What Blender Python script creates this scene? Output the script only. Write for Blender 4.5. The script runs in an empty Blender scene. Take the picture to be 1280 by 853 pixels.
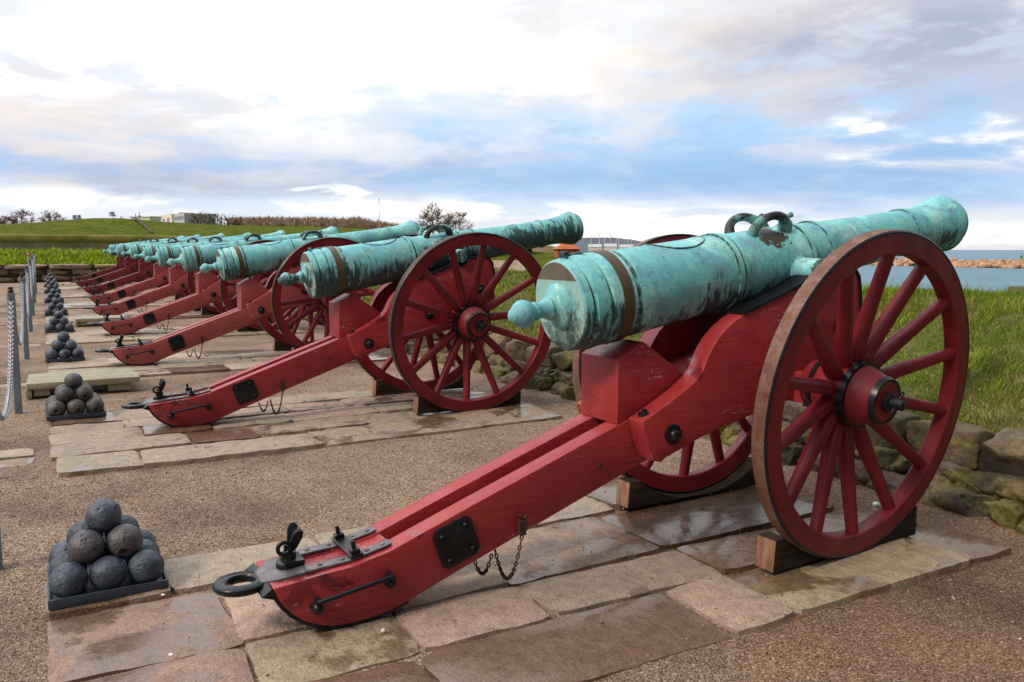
import bpy, bmesh, math, random
import numpy as np
from mathutils import Vector, Matrix, noise as mnoise
R = math.radians
random.seed(7)
rng = np.random.default_rng(7)
sc = bpy.context.scene
col = sc.collection
TAU = 2 * math.pi

# ------------------------------------------------------------------ tags
def tag(o, label=None, cat=None, group=None, kind=None):
    if label: o['label'] = label
    if cat: o['category'] = cat
    if group: o['group'] = group
    if kind: o['kind'] = kind
    return o

def empty(name, loc=(0, 0, 0), parent=None):
    o = bpy.data.objects.new(name, None)
    o.empty_display_size = .2
    o.location = loc
    col.objects.link(o)
    if parent: o.parent = parent
    return o

def children_of(o):
    return [c for c in bpy.data.objects if c.parent == o]

KIDS = {}
def setparent(o, p):
    o.parent = p
    KIDS.setdefault(p.name, []).append(o)

def copy_tree(o, parent=None):
    c = o.copy()
    col.objects.link(c)
    if parent is not None: setparent(c, parent)
    for k in list(KIDS.get(o.name, [])):
        copy_tree(k, c)
    return c

# ------------------------------------------------------------------ mesh builder
class MB:
    def __init__(s):
        s.v = []; s.f = []; s.m = []
    def add(s, verts, faces, mi=0):
        b = len(s.v)
        s.v += [tuple(v) for v in verts]
        s.f += [tuple(i + b for i in f) for f in faces]
        s.m += [mi] * len(faces)
        return s
    def box(s, x0, x1, y0, y1, z0, z1, mi=0, M=None):
        vs = [Vector((x, y, z)) for x in (x0, x1) for y in (y0, y1) for z in (z0, z1)]
        if M is not None: vs = [M @ v for v in vs]
        return s.add(vs, [(0, 1, 3, 2), (4, 6, 7, 5), (0, 4, 5, 1), (2, 3, 7, 6), (0, 2, 6, 4), (1, 5, 7, 3)], mi)
    def prism(s, poly, y0, y1, mi=0, cap_mi=None, ax='y'):
        """extrude a polygon given in (x, z) along y"""
        n = len(poly)
        vs = [(p[0], y0, p[1]) for p in poly] + [(p[0], y1, p[1]) for p in poly]
        area = sum(poly[i][0] * poly[(i + 1) % n][1] - poly[(i + 1) % n][0] * poly[i][1] for i in range(n))
        idx = list(range(n))
        if area < 0: idx = idx[::-1]
        s.add(vs, [], mi)
        b = len(s.v) - 2 * n
        for k in range(n):
            i, j = idx[k], idx[(k + 1) % n]
            s.f.append((b + i, b + i + n, b + j + n, b + j)[::-1] if False else (b + j, b + j + n, b + i + n, b + i)); s.m.append(mi)
        c = mi if cap_mi is None else cap_mi
        s.f.append(tuple(b + i for i in idx)); s.m.append(c)
        s.f.append(tuple(b + i + n for i in idx[::-1])); s.m.append(c)
        return s
    def lathe(s, prof, n=48, ax='x', mi=0, mis=None, closed=False):
        """prof: list of (a, r) along the axis"""
        b = len(s.v)
        ids = []
        for (a, r) in prof:
            if r < 1e-6:
                s.v.append({'x': (a, 0, 0), 'y': (0, a, 0), 'z': (0, 0, a)}[ax]); ids.append([len(s.v) - 1] * n)
            else:
                row = []
                for k in range(n):
                    t = TAU * k / n; c, q = r * math.cos(t), r * math.sin(t)
                    s.v.append({'x': (a, c, q), 'y': (q, a, c), 'z': (c, q, a)}[ax]); row.append(len(s.v) - 1)
                ids.append(row)
        m = len(prof)
        for i in range(m if closed else m - 1):
            A, B = ids[i], ids[(i + 1) % m]
            for k in range(n):
                l = (k + 1) % n
                q = [A[k], B[k], B[l], A[l]]
                q2 = []
                for x in q:
                    if x not in q2: q2.append(x)
                if len(q2) > 2:
                    s.f.append(tuple(q2[::-1])); s.m.append(mis[i] if mis else mi)
        return s
    def tube(s, pts, rad, n=8, mi=0, cap=True, closed=False, flat=1.0):
        pts = [Vector(p) for p in pts]
        rs = rad if isinstance(rad, (list, tuple)) else [rad] * len(pts)
        b = len(s.v); m = len(pts)
        up = Vector((0, 0, 1)); prev = None
        for i, p in enumerate(pts):
            a = pts[(i - 1) % m] if (i > 0 or closed) else p
            c = pts[(i + 1) % m] if (i < m - 1 or closed) else p
            t = (c - a).normalized()
            if prev is None:
                u = t.cross(up)
                if u.length < 1e-3: u = t.cross(Vector((1, 0, 0)))
            else:
                u = prev - t * prev.dot(t)
                if u.length < 1e-4: u = t.cross(up)
            u.normalize(); w = t.cross(u); prev = u
            for k in range(n):
                th = TAU * k / n
                s.v.append(tuple(p + u * (rs[i] * math.cos(th)) + w * (rs[i] * flat * math.sin(th))))
        for i in range(m if closed else m - 1):
            for k in range(n):
                l = (k + 1) % n; i2 = (i + 1) % m
                s.f.append((b + i * n + k, b + i * n + l, b + i2 * n + l, b + i2 * n + k)); s.m.append(mi)
        if cap and not closed:
            s.f.append(tuple(b + k for k in range(n))[::-1]); s.m.append(mi)
            s.f.append(tuple(b + (m - 1) * n + k for k in range(n))); s.m.append(mi)
        return s
    def build(s, name, mats, parent=None, off=(0, 0, 0), bevel=0, seg=2, smooth=40, loc=(0, 0, 0), rot=None, weld=True):
        me = bpy.data.meshes.new(name)
        ox, oy, oz = off
        bm = bmesh.new()
        bv = [bm.verts.new((v[0] - ox, v[1] - oy, v[2] - oz)) for v in s.v]
        for f, mi in zip(s.f, s.m):
            try:
                fc = bm.faces.new([bv[i] for i in f]); fc.material_index = mi
            except ValueError:
                pass
        bmesh.ops.recalc_face_normals(bm, faces=bm.faces)
        if bevel:
            es = [e for e in bm.edges if len(e.link_faces) == 2 and e.calc_face_angle(0) > R(28)]
            bmesh.ops.bevel(bm, geom=es, offset=bevel, segments=seg, profile=.6, affect='EDGES', clamp_overlap=True)
        bm.to_mesh(me); bm.free()
        if not isinstance(mats, (list, tuple)): mats = [mats]
        for m in mats: me.materials.append(m)
        if smooth:
            me.shade_smooth(); me.set_sharp_from_angle(angle=R(smooth))
        o = bpy.data.objects.new(name, me)
        col.objects.link(o)
        o.location = loc
        if rot: o.rotation_euler = rot
        if parent: setparent(o, parent)
        return o

def np_mesh(name, verts, faces, mat, smooth=False, colattr=None):
    """verts (n,3), faces (m,k) all the same size"""
    me = bpy.data.meshes.new(name)
    n, (m, k) = len(verts), faces.shape
    me.vertices.add(n); me.vertices.foreach_set('co', np.ascontiguousarray(verts, np.float32).ravel())
    me.loops.add(m * k); me.loops.foreach_set('vertex_index', np.ascontiguousarray(faces, np.int32).ravel())
    me.polygons.add(m); me.polygons.foreach_set('loop_start', np.arange(0, m * k, k, dtype=np.int32))
    me.polygons.foreach_set('loop_total', np.full(m, k, np.int32))
    if smooth: me.polygons.foreach_set('use_smooth', np.ones(m, bool))
    if colattr is not None:
        a = me.attributes.new('tint', 'FLOAT_COLOR', 'POINT')
        a.data.foreach_set('color', np.ascontiguousarray(colattr, np.float32).ravel())
    me.update(calc_edges=True); me.validate()
    me.materials.append(mat)
    o = bpy.data.objects.new(name, me); col.objects.link(o)
    return o

# ------------------------------------------------------------------ node helper
class H:
    def __init__(s, nt): s.t = nt; s.n = nt.nodes; s.l = nt.links
    def _in(s, sock, v):
        if v is None: return
        if isinstance(v, bpy.types.NodeSocket): s.l.new(v, sock)
        elif isinstance(v, (tuple, list)):
            v = tuple(v)
            try: sock.default_value = v if len(v) == len(sock.default_value) else v + (1,)
            except Exception: sock.default_value = v[:3]
        else: sock.default_value = v
    def node(s, typ, **kw):
        n = s.n.new(typ)
        for k, v in kw.items(): setattr(n, k, v)
        return n
    def coord(s, which='Object'): return s.node('ShaderNodeTexCoord').outputs[which]
    def geo(s, which='Position'): return s.node('ShaderNodeNewGeometry').outputs[which]
    def info(s, which='Random'): return s.node('ShaderNodeObjectInfo').outputs[which]
    def vmath(s, op, a, b=None, out=0):
        n = s.node('ShaderNodeVectorMath', operation=op); s._in(n.inputs[0], a)
        if b is not None: s._in(n.inputs[3 if op == 'SCALE' else 1], b)
        return n.outputs['Value' if op in ('DOT_PRODUCT', 'LENGTH') else 'Vector']
    def math(s, op, a, b=None, c=None, clamp=False):
        n = s.node('ShaderNodeMath', operation=op, use_clamp=clamp); s._in(n.inputs[0], a); s._in(n.inputs[1], b)
        if c is not None: s._in(n.inputs[2], c)
        return n.outputs[0]
    def sep(s, v):
        n = s.node('ShaderNodeSeparateXYZ'); s._in(n.inputs[0], v); return n.outputs
    def comb(s, x, y, z):
        n = s.node('ShaderNodeCombineXYZ')
        for i, v in enumerate((x, y, z)): s._in(n.inputs[i], v)
        return n.outputs[0]
    def noise(s, vec, scale=5, detail=4, rough=.55, dist=0, out='Fac'):
        n = s.node('ShaderNodeTexNoise'); s._in(n.inputs['Vector'], vec)
        n.inputs['Scale'].default_value = scale; n.inputs['Detail'].default_value = detail
        n.inputs['Roughness'].default_value = rough; n.inputs['Distortion'].default_value = dist
        return n.outputs[out]
    def vor(s, vec, scale=5, feature='F1', out='Distance', rand=1):
        n = s.node('ShaderNodeTexVoronoi', feature=feature); s._in(n.inputs['Vector'], vec)
        n.inputs['Scale'].default_value = scale; n.inputs['Randomness'].default_value = rand
        return n.outputs[out]
    def ramp(s, fac, stops, interp='LINEAR'):
        n = s.node('ShaderNodeValToRGB'); s._in(n.inputs[0], fac); cr = n.color_ramp; cr.interpolation = interp
        while len(cr.elements) < len(stops): cr.elements.new(.5)
        for e, (p, c) in zip(cr.elements, stops):
            e.position = p
            e.color = (c, c, c, 1) if not isinstance(c, (tuple, list)) else tuple(c) + ((1,) if len(c) == 3 else ())
        return n.outputs[0]
    def step(s, fac, a, b):
        n = s.node('ShaderNodeMapRange', interpolation_type='SMOOTHSTEP'); s._in(n.inputs[0], fac)
        s._in(n.inputs[1], a); s._in(n.inputs[2], b)
        return n.outputs[0]
    def mix(s, fac, a, b, mode='MIX'):
        n = s.node('ShaderNodeMix', data_type='RGBA', blend_type=mode); s._in(n.inputs[0], fac); s._in(n.inputs[6], a); s._in(n.inputs[7], b)
        return n.outputs[2]
    def attr(s, name, out='Color'):
        return s.node('ShaderNodeAttribute', attribute_name=name).outputs[out]
    def bump(s, h, strength=.3, dist=.01, normal=None):
        n = s.node('ShaderNodeBump'); s._in(n.inputs['Height'], h); n.inputs['Strength'].default_value = strength; n.inputs['Distance'].default_value = dist
        if normal is not None: s._in(n.inputs['Normal'], normal)
        return n.outputs[0]

MATS = {}
def material(name, fn):
    m = bpy.data.materials.new(name); m.use_nodes = True
    h = H(m.node_tree); p = m.node_tree.nodes['Principled BSDF']
    r = fn(h)
    for k, v in r.items():
        if v is not None: h._in(p.inputs[k], v)
    MATS[name] = m
    return m

def ocoord(h, k=7.0):
    r = h.info('Random')
    return h.vmath('ADD', h.coord('Object'), h.comb(h.math('MULTIPLY', r, k), h.math('MULTIPLY', r, k * 1.7), h.math('MULTIPLY', r, k * .6)))

# ------------------------------------------------------------------ materials
def m_red(h):
    v = ocoord(h)
    tint = h.info('Color')
    n1 = h.noise(v, 2.2, 5, .6)
    c = h.ramp(n1, [(.3, (.250, .017, .022)), (.5, (.320, .026, .030)), (.72, (.39, .040, .042))])
    gr = h.noise(h.vmath('MULTIPLY', v, (3, 45, 45)), 1.0, 4, .6)          # wood grain along x
    c = h.mix(h.math('MULTIPLY', h.step(gr, .50, .72), .42), c, (.20, .012, .018))
    dirt = h.step(h.noise(v, 5.5, 6, .65), .58, .76)
    c = h.mix(h.math('MULTIPLY', dirt, .3), c, (.13, .014, .016))
    dust = h.step(h.noise(v, 3.1, 5, .7), .55, .8)
    c = h.mix(h.math('MULTIPLY', dust, .22), c, (.45, .12, .11))
    chip = h.math('MULTIPLY', h.step(h.noise(h.vmath('MULTIPLY', v, (9, 60, 60)), 1.0, 6, .75), .70, .73), h.step(h.noise(v, 3.3, 2), .53, .60))
    c = h.mix(h.math('MULTIPLY', chip, .8), c, (.42, .36, .33))
    wet = h.step(h.math('ADD', h.noise(v, 2.3, 7, .66, .5), h.math('MULTIPLY', h.math('SUBTRACT', h.noise(v, 8, 4), .5), .15)), .605, .63)
    c = h.mix(h.math('MULTIPLY', wet, .75), c, (.13, .006, .010))
    ck = h.noise(h.vmath('MULTIPLY', v, (1.1, 3, 34)), 1.0, 4, .55, .2)
    ck = h.step(h.math('ABSOLUTE', h.math('SUBTRACT', ck, .5)), .010, .002)
    ck = h.math('MULTIPLY', ck, h.step(h.noise(v, 2.7, 3), .47, .56))
    ck = h.math('MULTIPLY', ck, h.step(h.noise(v, 1.3, 2), .52, .60))
    c = h.mix(h.math('MULTIPLY', ck, .6), c, (.06, .010, .012))
    fl = h.noise(h.vmath('MULTIPLY', v, (1.6, 4, 30)), 1.0, 5, .6, .15)
    fl = h.math('MULTIPLY', h.step(h.math('ABSOLUTE', h.math('SUBTRACT', fl, .47)), .008, .002), h.math('MULTIPLY', h.step(h.noise(v, 3.9, 3), .55, .62), h.step(h.noise(v, 60, 4, .7), .46, .54)))
    c = h.mix(h.math('MULTIPLY', fl, .9), c, (.62, .50, .48))
    bn = h.node('ShaderNodeBevel', samples=4); bn.inputs['Radius'].default_value = .014
    ed = h.vmath('DOT_PRODUCT', bn.outputs[0], h.geo('Normal'))
    ed = h.math('MULTIPLY', h.step(ed, .995, .93), h.step(h.noise(v, 22, 6, .7), .42, .60))
    c = h.mix(h.math('MULTIPLY', ed, .4), c, (.50, .12, .11))
    fade = h.math('SUBTRACT', 1.0, h.info('Alpha'))
    c = h.mix(1.0, c, tint, 'MULTIPLY')
    c = h.mix(h.math('MULTIPLY', fade, h.ramp(h.noise(v, 4, 5, .6), [(.3, .55), (.7, 1.0)])), c, (.40, .125, .105))
    hgt = h.math('ADD', h.math('SUBTRACT', h.math('MULTIPLY', gr, .8), h.math('MULTIPLY', ck, .9)), h.math('MULTIPLY', h.noise(v, 60, 3), .3))
    return {'Base Color': c, 'Roughness': h.math('SUBTRACT', h.ramp(h.noise(v, 6, 4), [(.3, .34), (.7, .58)]), h.math('MULTIPLY', wet, .24)), 'Normal': h.bump(hgt, .5, .006), 'Specular IOR Level': .45, 'Coat Weight': h.math('ADD', .04, h.math('MULTIPLY', wet, .5)), 'Coat Roughness': .22}
RED = material('red_paint', m_red)

def m_redwheel(h):
    v = ocoord(h)
    tint = h.info('Color')
    n1 = h.noise(v, 5, 5, .6)
    c = h.ramp(n1, [(.3, (.125, .008, .013)), (.5, (.185, .011, .017)), (.72, (.24, .019, .025))])
    sc_ = h.math('MULTIPLY', h.step(h.noise(v, 48, 6, .75), .64, .72), h.step(h.noise(v, 4.2, 3), .52, .64))
    c = h.mix(h.math('MULTIPLY', sc_, .6), c, (.42, .26, .24))
    dirt = h.step(h.noise(v, 9, 6, .7), .58, .74)
    c = h.mix(h.math('MULTIPLY', dirt, .4), c, (.055, .009, .010))
    c = h.mix(1.0, c, tint, 'MULTIPLY')
    return {'Base Color': c, 'Roughness': h.ramp(h.noise(v, 9, 4), [(.3, .36), (.7, .6)]), 'Normal': h.bump(h.noise(v, 45, 4), .18, .004), 'Specular IOR Level': .38}
REDW = material('red_wheel_paint', m_redwheel)

def m_patina(h):
    o = h.coord('Object'); v = ocoord(h, 11)
    x, y, z = h.sep(o)
    info = h.sep(h.info('Color'))            # x: how much black streaking, y: brown loss near the handles
    n1 = h.noise(v, 3.6, 9, .70, .4)
    c = h.ramp(n1, [(.30, (.09, .31, .42)), (.42, (.145, .48, .55)), (.54, (.20, .61, .62)), (.66, (.43, .78, .77))])
    green = h.step(h.noise(h.vmath('MULTIPLY', v, (2.4, 2.2, .9)), 2.4, 5, .6, .6), .50, .66)
    c = h.mix(h.math('MULTIPLY', green, .62), c, (.18, .55, .46))
    bluegrey = h.step(h.noise(v, 7.5, 9, .72, .5), .48, .62)
    c = h.mix(h.math('MULTIPLY', bluegrey, .60), c, (.14, .29, .41))
    pale = h.step(h.noise(h.vmath('MULTIPLY', v, (22, 9, 4)), 1.0, 9, .75), .57, .66)
    c = h.mix(h.math('MULTIPLY', pale, .62), c, (.50, .74, .69))
    grey = h.step(h.noise(h.vmath('MULTIPLY', v, (9, 7, 2.2)), 1.0, 8, .70, .3), .50, .62)
    c = h.mix(h.math('MULTIPLY', grey, .45), c, (.20, .33, .37))
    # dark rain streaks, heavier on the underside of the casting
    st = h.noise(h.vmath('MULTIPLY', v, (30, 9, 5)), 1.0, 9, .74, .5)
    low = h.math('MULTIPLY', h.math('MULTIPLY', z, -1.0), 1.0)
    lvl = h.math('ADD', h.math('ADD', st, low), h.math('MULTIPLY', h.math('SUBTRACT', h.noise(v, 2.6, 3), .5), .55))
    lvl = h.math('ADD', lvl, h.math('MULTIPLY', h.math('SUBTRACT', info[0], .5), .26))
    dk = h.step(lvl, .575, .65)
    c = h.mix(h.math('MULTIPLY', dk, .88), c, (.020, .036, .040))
    pit = h.step(h.noise(v, 55, 7, .75), .60, .66)
    c = h.mix(h.math('MULTIPLY', pit, .7), c, (.03, .07, .075))
    crack = h.step(h.vor(h.vmath('ADD', v, h.vmath('SCALE', h.noise(v, 9, 4, .6, 0, 'Color'), .25)), 6.5, 'DISTANCE_TO_EDGE'), .012, .002)
    c = h.mix(h.math('MULTIPLY', h.math('MULTIPLY', crack, h.step(h.noise(v, 2.6, 3), .44, .52)), .85), c, (.022, .045, .05))
    # bare brown bronze beside the lifting handles
    dx = h.math('ABSOLUTE', h.math('SUBTRACT', x, 1.24))
    near = h.math('SUBTRACT', 1.0, h.math('MULTIPLY', dx, 4.6), clamp=True)
    near = h.math('MULTIPLY', near, h.step(z, .02, .10))
    nb = h.math('ADD', near, h.math('MULTIPLY', h.math('SUBTRACT', h.noise(v, 8, 6, .65, .6), .5), 2.8))
    br = h.math('MULTIPLY', h.step(nb, .80, .86), info[1])
    c = h.mix(br, c, (.060, .052, .042))
    fc = h.math('MULTIPLY', h.step(x, .004, .001), h.step(x, -.012, -.006))
    c = h.mix(h.math('MULTIPLY', fc, h.math('MULTIPLY', h.step(h.noise(v, 9, 7, .7), .38, .56), .75)), c, (.38, .55, .47))
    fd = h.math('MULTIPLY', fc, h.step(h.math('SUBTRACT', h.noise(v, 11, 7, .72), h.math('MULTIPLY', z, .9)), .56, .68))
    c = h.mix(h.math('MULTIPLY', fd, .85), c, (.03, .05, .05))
    # sawn brown segment at the top of the breech face
    seg = h.math('MULTIPLY', h.math('LESS_THAN', x, .003), h.math('GREATER_THAN', z, .118))
    seg = h.math('MULTIPLY', seg, h.math('GREATER_THAN', x, -.02))
    c = h.mix(h.math('MULTIPLY', seg, .95), c, h.ramp(h.noise(v, 14, 4), [(.35, (.10, .072, .045)), (.7, (.16, .12, .075))]))
    hgt = h.math('ADD', h.math('MULTIPLY', n1, .5), h.math('ADD', h.math('MULTIPLY', h.noise(v, 38, 6, .65), .5), h.math('MULTIPLY', dk, -.25)))
    return {'Base Color': c, 'Roughness': h.ramp(h.noise(v, 9, 4), [(.3, .46), (.7, .68)]), 'Normal': h.bump(hgt, .45, .007), 'Specular IOR Level': .45}
PAT = material('bronze_patina', m_patina)

def m_patdark(h):
    v = ocoord(h, 11)
    c = h.ramp(h.noise(v, 22, 6, .7), [(.36, (.014, .028, .032)), (.48, (.04, .10, .105)), (.60, (.13, .40, .38))])
    return {'Base Color': c, 'Roughness': .6, 'Normal': h.bump(h.noise(v, 50, 4), .4, .004)}
PATD = material('bronze_patina_dark', m_patdark)

def m_handle(h):
    v = ocoord(h, 11)
    c = h.ramp(h.noise(v, 9, 6, .7, .3), [(.38, (.012, .016, .018)), (.49, (.04, .042, .037)), (.53, (.09, .24, .23)), (.68, (.18, .46, .42))])
    return {'Base Color': c, 'Roughness': .55, 'Normal': h.bump(h.noise(v, 60, 4), .5, .004)}
HAND = material('bronze_handle', m_handle)

def m_strap(h):
    v = ocoord(h)
    c = h.ramp(h.noise(v, 14, 5, .6), [(.3, (.075, .055, .028)), (.7, (.125, .092, .050))])
    return {'Base Color': c, 'Roughness': .5, 'Metallic': .25, 'Normal': h.bump(h.noise(v, 50, 3), .15, .003)}
STRAP = material('brown_strap', m_strap)

def m_iron(h):
    v = ocoord(h)
    c = h.ramp(h.noise(v, 12, 5, .65), [(.3, (.004, .005, .007)), (.6, (.009, .011, .014)), (.8, (.03, .03, .032))])
    return {'Base Color': c, 'Roughness': h.ramp(h.noise(v, 18, 4), [(.3, .24), (.7, .42)]), 'Normal': h.bump(h.noise(v, 40, 4), .2, .003), 'Specular IOR Level': .35}
IRON = material('black_iron', m_iron)

def m_greyiron(h):
    v = ocoord(h)
    c = h.ramp(h.noise(v, 18, 5, .65), [(.3, (.055, .048, .050)), (.6, (.15, .14, .148)), (.8, (.27, .255, .26))])
    return {'Base Color': c, 'Roughness': .38, 'Metallic': .35, 'Normal': h.bump(h.noise(v, 50, 4), .25, .003)}
GIRON = material('worn_iron', m_greyiron)

def m_rust(h):
    v = ocoord(h)
    c = h.ramp(h.noise(v, 40, 5, .7), [(.3, (.03, .016, .012)), (.6, (.075, .038, .025)), (.8, (.13, .07, .045))])
    return {'Base Color': c, 'Roughness': .75, 'Metallic': .2}
RUST = material('rusty_chain', m_rust)

def m_tread(h):
    v = ocoord(h)
    tint = h.info('Color')
    n = h.noise(v, 12, 9, .74)
    c = h.ramp(n, [(.30, (.105, .032, .020)), (.46, (.165, .072, .044)), (.58, (.215, .125, .080)), (.72, (.27, .205, .155))])
    c = h.mix(h.math('MULTIPLY', h.step(h.noise(v, 60, 7, .78), .50, .58), .7), c, (.12, .044, .030))
    c = h.mix(1.0, c, tint, 'MULTIPLY')
    return {'Base Color': c, 'Roughness': .62, 'Metallic': .2, 'Normal': h.bump(h.noise(v, 50, 5), .3, .004)}
TREAD = material('rusty_tyre_tread', m_tread)

def m_ball(h):
    v = ocoord(h, 31)
    n = h.noise(v, 9, 5, .6)
    r = h.info('Random')
    c = h.ramp(n, [(.3, (.026, .036, .054)), (.55, (.054, .074, .106)), (.75, (.12, .145, .185))])
    c = h.mix(h.math('MULTIPLY', h.step(h.math('ADD', h.noise(v, 6, 4), h.math('MULTIPLY', r, .30)), .68, .84), .5), c, (.12, .085, .068))
    c = h.mix(1.0, c, h.info('Color'), 'MULTIPLY')
    pits = h.vor(v, 34, 'F1')
    pm = h.math('MULTIPLY', h.step(pits, .24, .10), h.step(h.noise(v, 15, 2), .50, .55))
    c = h.mix(h.math('MULTIPLY', pm, .9), c, (.008, .009, .011))
    hgt = h.math('SUBTRACT', h.math('ADD', h.math('MULTIPLY', h.noise(v, 36, 5, .65), .7), h.math('MULTIPLY', n, .4)), h.math('MULTIPLY', pm, 1.2))
    return {'Base Color': c, 'Roughness': h.ramp(h.noise(v, 20, 3), [(.3, .32), (.7, .52)]), 'Normal': h.bump(hgt, 1.0, .010), 'Specular IOR Level': .5}
BALL = material('pitted_iron', m_ball)

def m_chockend(h):
    v = ocoord(h)
    g = h.noise(h.vmath('MULTIPLY', v, (40, 40, 6)), 1.0, 4, .6)
    c = h.ramp(g, [(.3, (.14, .065, .035)), (.6, (.30, .155, .085)), (.8, (.36, .23, .15))])
    return {'Base Color': c, 'Roughness': .7, 'Normal': h.bump(g, .3, .004)}
CHEND = material('raw_wood', m_chockend)
def m_chock(h):
    v = ocoord(h)
    g = h.noise(h.vmath('MULTIPLY', v, (5, 40, 40)), 1.0, 4, .6)
    c = h.ramp(g, [(.3, (.016, .011, .009)), (.6, (.042, .029, .022)), (.8, (.09, .065, .05))])
    return {'Base Color': c, 'Roughness': .85, 'Specular IOR Level': .2, 'Normal': h.bump(g, .3, .004)}
CHOCK = material('tarred_wood', m_chock)

def m_gravel(h):
    p = h.geo('Position')
    w = h.vmath('ADD', p, h.vmath('SCALE', h.noise(p, 30, 3, .6, 0, 'Color'), .02))
    a = h.vor(w, 215, 'F1', 'Color'); d = h.vor(w, 215, 'F1', 'Distance')
    a2 = h.vor(w, 130, 'F1', 'Color'); d2 = h.vor(w, 130, 'F1', 'Distance')
    g1 = h.sep(a)[0]; g2 = h.sep(a2)[0]
    stops = [(.0, (.105, .066, .040)), (.25, (.20, .133, .082)), (.5, (.305, .214, .160)), (.72, (.395, .29, .22)), (.9, (.50, .40, .32)), (1., (.68, .60, .50))]
    c1 = h.ramp(g1, stops); c2 = h.ramp(g2, stops)
    c = h.mix(h.step(h.sep(a2)[1], .62, .66), c1, c2)
    big = h.noise(p, .8, 7, .66)
    c = h.mix(1.0, c, h.ramp(big, [(.34, (.55, .50, .46)), (.5, (.98, .95, .90)), (.66, (1.22, 1.19, 1.10))]), 'MULTIPLY')
    mid = h.noise(p, 6, 5, .65)
    c = h.mix(h.math('MULTIPLY', h.step(mid, .55, .75), .38), c, (.11, .075, .052))
    x, y, z = h.sep(p)
    # damper, browner soil between the first stone strip and the wall
    damp = h.math('MULTIPLY', h.step(h.math('ADD', x, h.math('MULTIPLY', big, 1.0)), 1.7, 3.2), h.step(y, 4.8, 3.0))
    c = h.mix(h.math('MULTIPLY', damp, .70), c, h.mix(.9, c, (.56, .42, .34), 'MULTIPLY'))
    moss = h.math('MULTIPLY', h.step(h.noise(p, 2.3, 6, .7), .62, .74), h.step(h.noise(p, 30, 3), .45, .6))
    c = h.mix(h.math('MULTIPLY', moss, .6), c, (.12, .15, .045))
    hgt = h.math('SUBTRACT', h.math('MULTIPLY', h.noise(p, 40, 4), .4), h.math('ADD', h.math('MULTIPLY', d, .6), h.math('MULTIPLY', d2, .35)))
    return {'Base Color': c, 'Roughness': .8, 'Normal': h.bump(hgt, .9, .012), 'Specular IOR Level': .12}
GRAVEL = material('brown_gravel', m_gravel)

def m_pebble(h):
    t = h.attr('tint')
    p = h.geo('Position')
    c = h.mix(h.math('MULTIPLY', h.noise(p, 120, 3), .5), t, (.2, .14, .10))
    return {'Base Color': c, 'Roughness': .7}
PEB = material('loose_pebble', m_pebble)

def m_flag(h):
    p = h.geo('Position'); t = h.attr('tint')
    sp = h.noise(p, 170, 3, .7); n2 = h.noise(p, 14, 6, .68); n3 = h.noise(p, 2.6, 6, .65, .4)
    c = h.mix(1.0, t, h.ramp(sp, [(.32, (.50, .48, .47)), (.5, (1, 1, 1)), (.68, (1.45, 1.42, 1.36))]), 'MULTIPLY')
    c = h.mix(1.0, c, h.ramp(n2, [(.3, (.68, .66, .63)), (.55, (1.02, 1, .98)), (.75, (1.2, 1.17, 1.12))]), 'MULTIPLY')
    moss = h.math('MULTIPLY', h.step(h.noise(p, 3.4, 6, .7), .55, .72), h.step(n2, .40, .62))
    c = h.mix(h.math('MULTIPLY', moss, .42), c, (.19, .155, .085))
    ta = h.attr('tint', 'Alpha')             # how wet a slab lies
    wet = h.step(h.math('ADD', n3, h.math('MULTIPLY', h.math('SUBTRACT', ta, .5), .55)), .52, .585)
    c = h.mix(h.math('MULTIPLY', wet, .8), c, h.mix(1.0, c, (.47, .37, .27), 'MULTIPLY'))
    rg = h.math('ADD', h.math('SUBTRACT', .72, h.math('MULTIPLY', wet, .50)), h.math('MULTIPLY', h.math('SUBTRACT', n2, .5), .35))
    hgt = h.math('ADD', h.math('MULTIPLY', h.noise(p, 75, 5, .7), .5), h.math('ADD', n2, h.math('ADD', h.math('MULTIPLY', h.noise(p, 5, 4), .8), h.math('MULTIPLY', h.noise(h.vmath('MULTIPLY', p, (1.0, .55, 1)), 30, 3, .5, .4), .6))))
    return {'Base Color': c, 'Roughness': rg, 'Normal': h.bump(hgt, .8, .016), 'Specular IOR Level': .28, 'Coat Weight': h.math('MULTIPLY', wet, .85), 'Coat Roughness': h.ramp(n2, [(.35, .06), (.6, .24)]), 'Coat Normal': h.bump(h.math('ADD', h.noise(p, 9, 3), h.math('MULTIPLY', n2, .5)), .25, .012)}
FLAG = material('granite_flagstone', m_flag)

def m_rock(h):
    p = h.geo('Position'); t = h.attr('tint')
    n1 = h.noise(p, 7, 6, .68, .3); n2 = h.noise(p, 45, 5, .7)
    c = h.mix(1.0, t, h.ramp(n1, [(.28, (.42, .40, .38)), (.5, (1, 1, 1)), (.72, (1.4, 1.35, 1.3))]), 'MULTIPLY')
    c = h.mix(1.0, c, h.ramp(n2, [(.3, (.6, .6, .6)), (.55, (1.05, 1.05, 1.05)), (.7, (1.4, 1.38, 1.35))]), 'MULTIPLY')
    moss = h.step(h.noise(p, 5.3, 7, .72), .43, .54)
    c = h.mix(h.math('MULTIPLY', h.math('MULTIPLY', moss, .7), h.attr('tint', 'Alpha')), c, h.ramp(h.noise(p, 26, 4), [(.35, (.075, .072, .018)), (.65, (.24, .205, .040))]))
    lich = h.step(h.noise(p, 11, 5, .7), .66, .72)
    c = h.mix(h.math('MULTIPLY', lich, .55), c, (.34, .34, .28))
    hgt = h.math('ADD', h.math('MULTIPLY', n2, .4), h.math('ADD', n1, h.math('MULTIPLY', h.noise(p, 18, 5, .7), .8)))
    return {'Base Color': c, 'Roughness': .78, 'Normal': h.bump(hgt, .9, .025), 'Specular IOR Level': .25}
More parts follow.
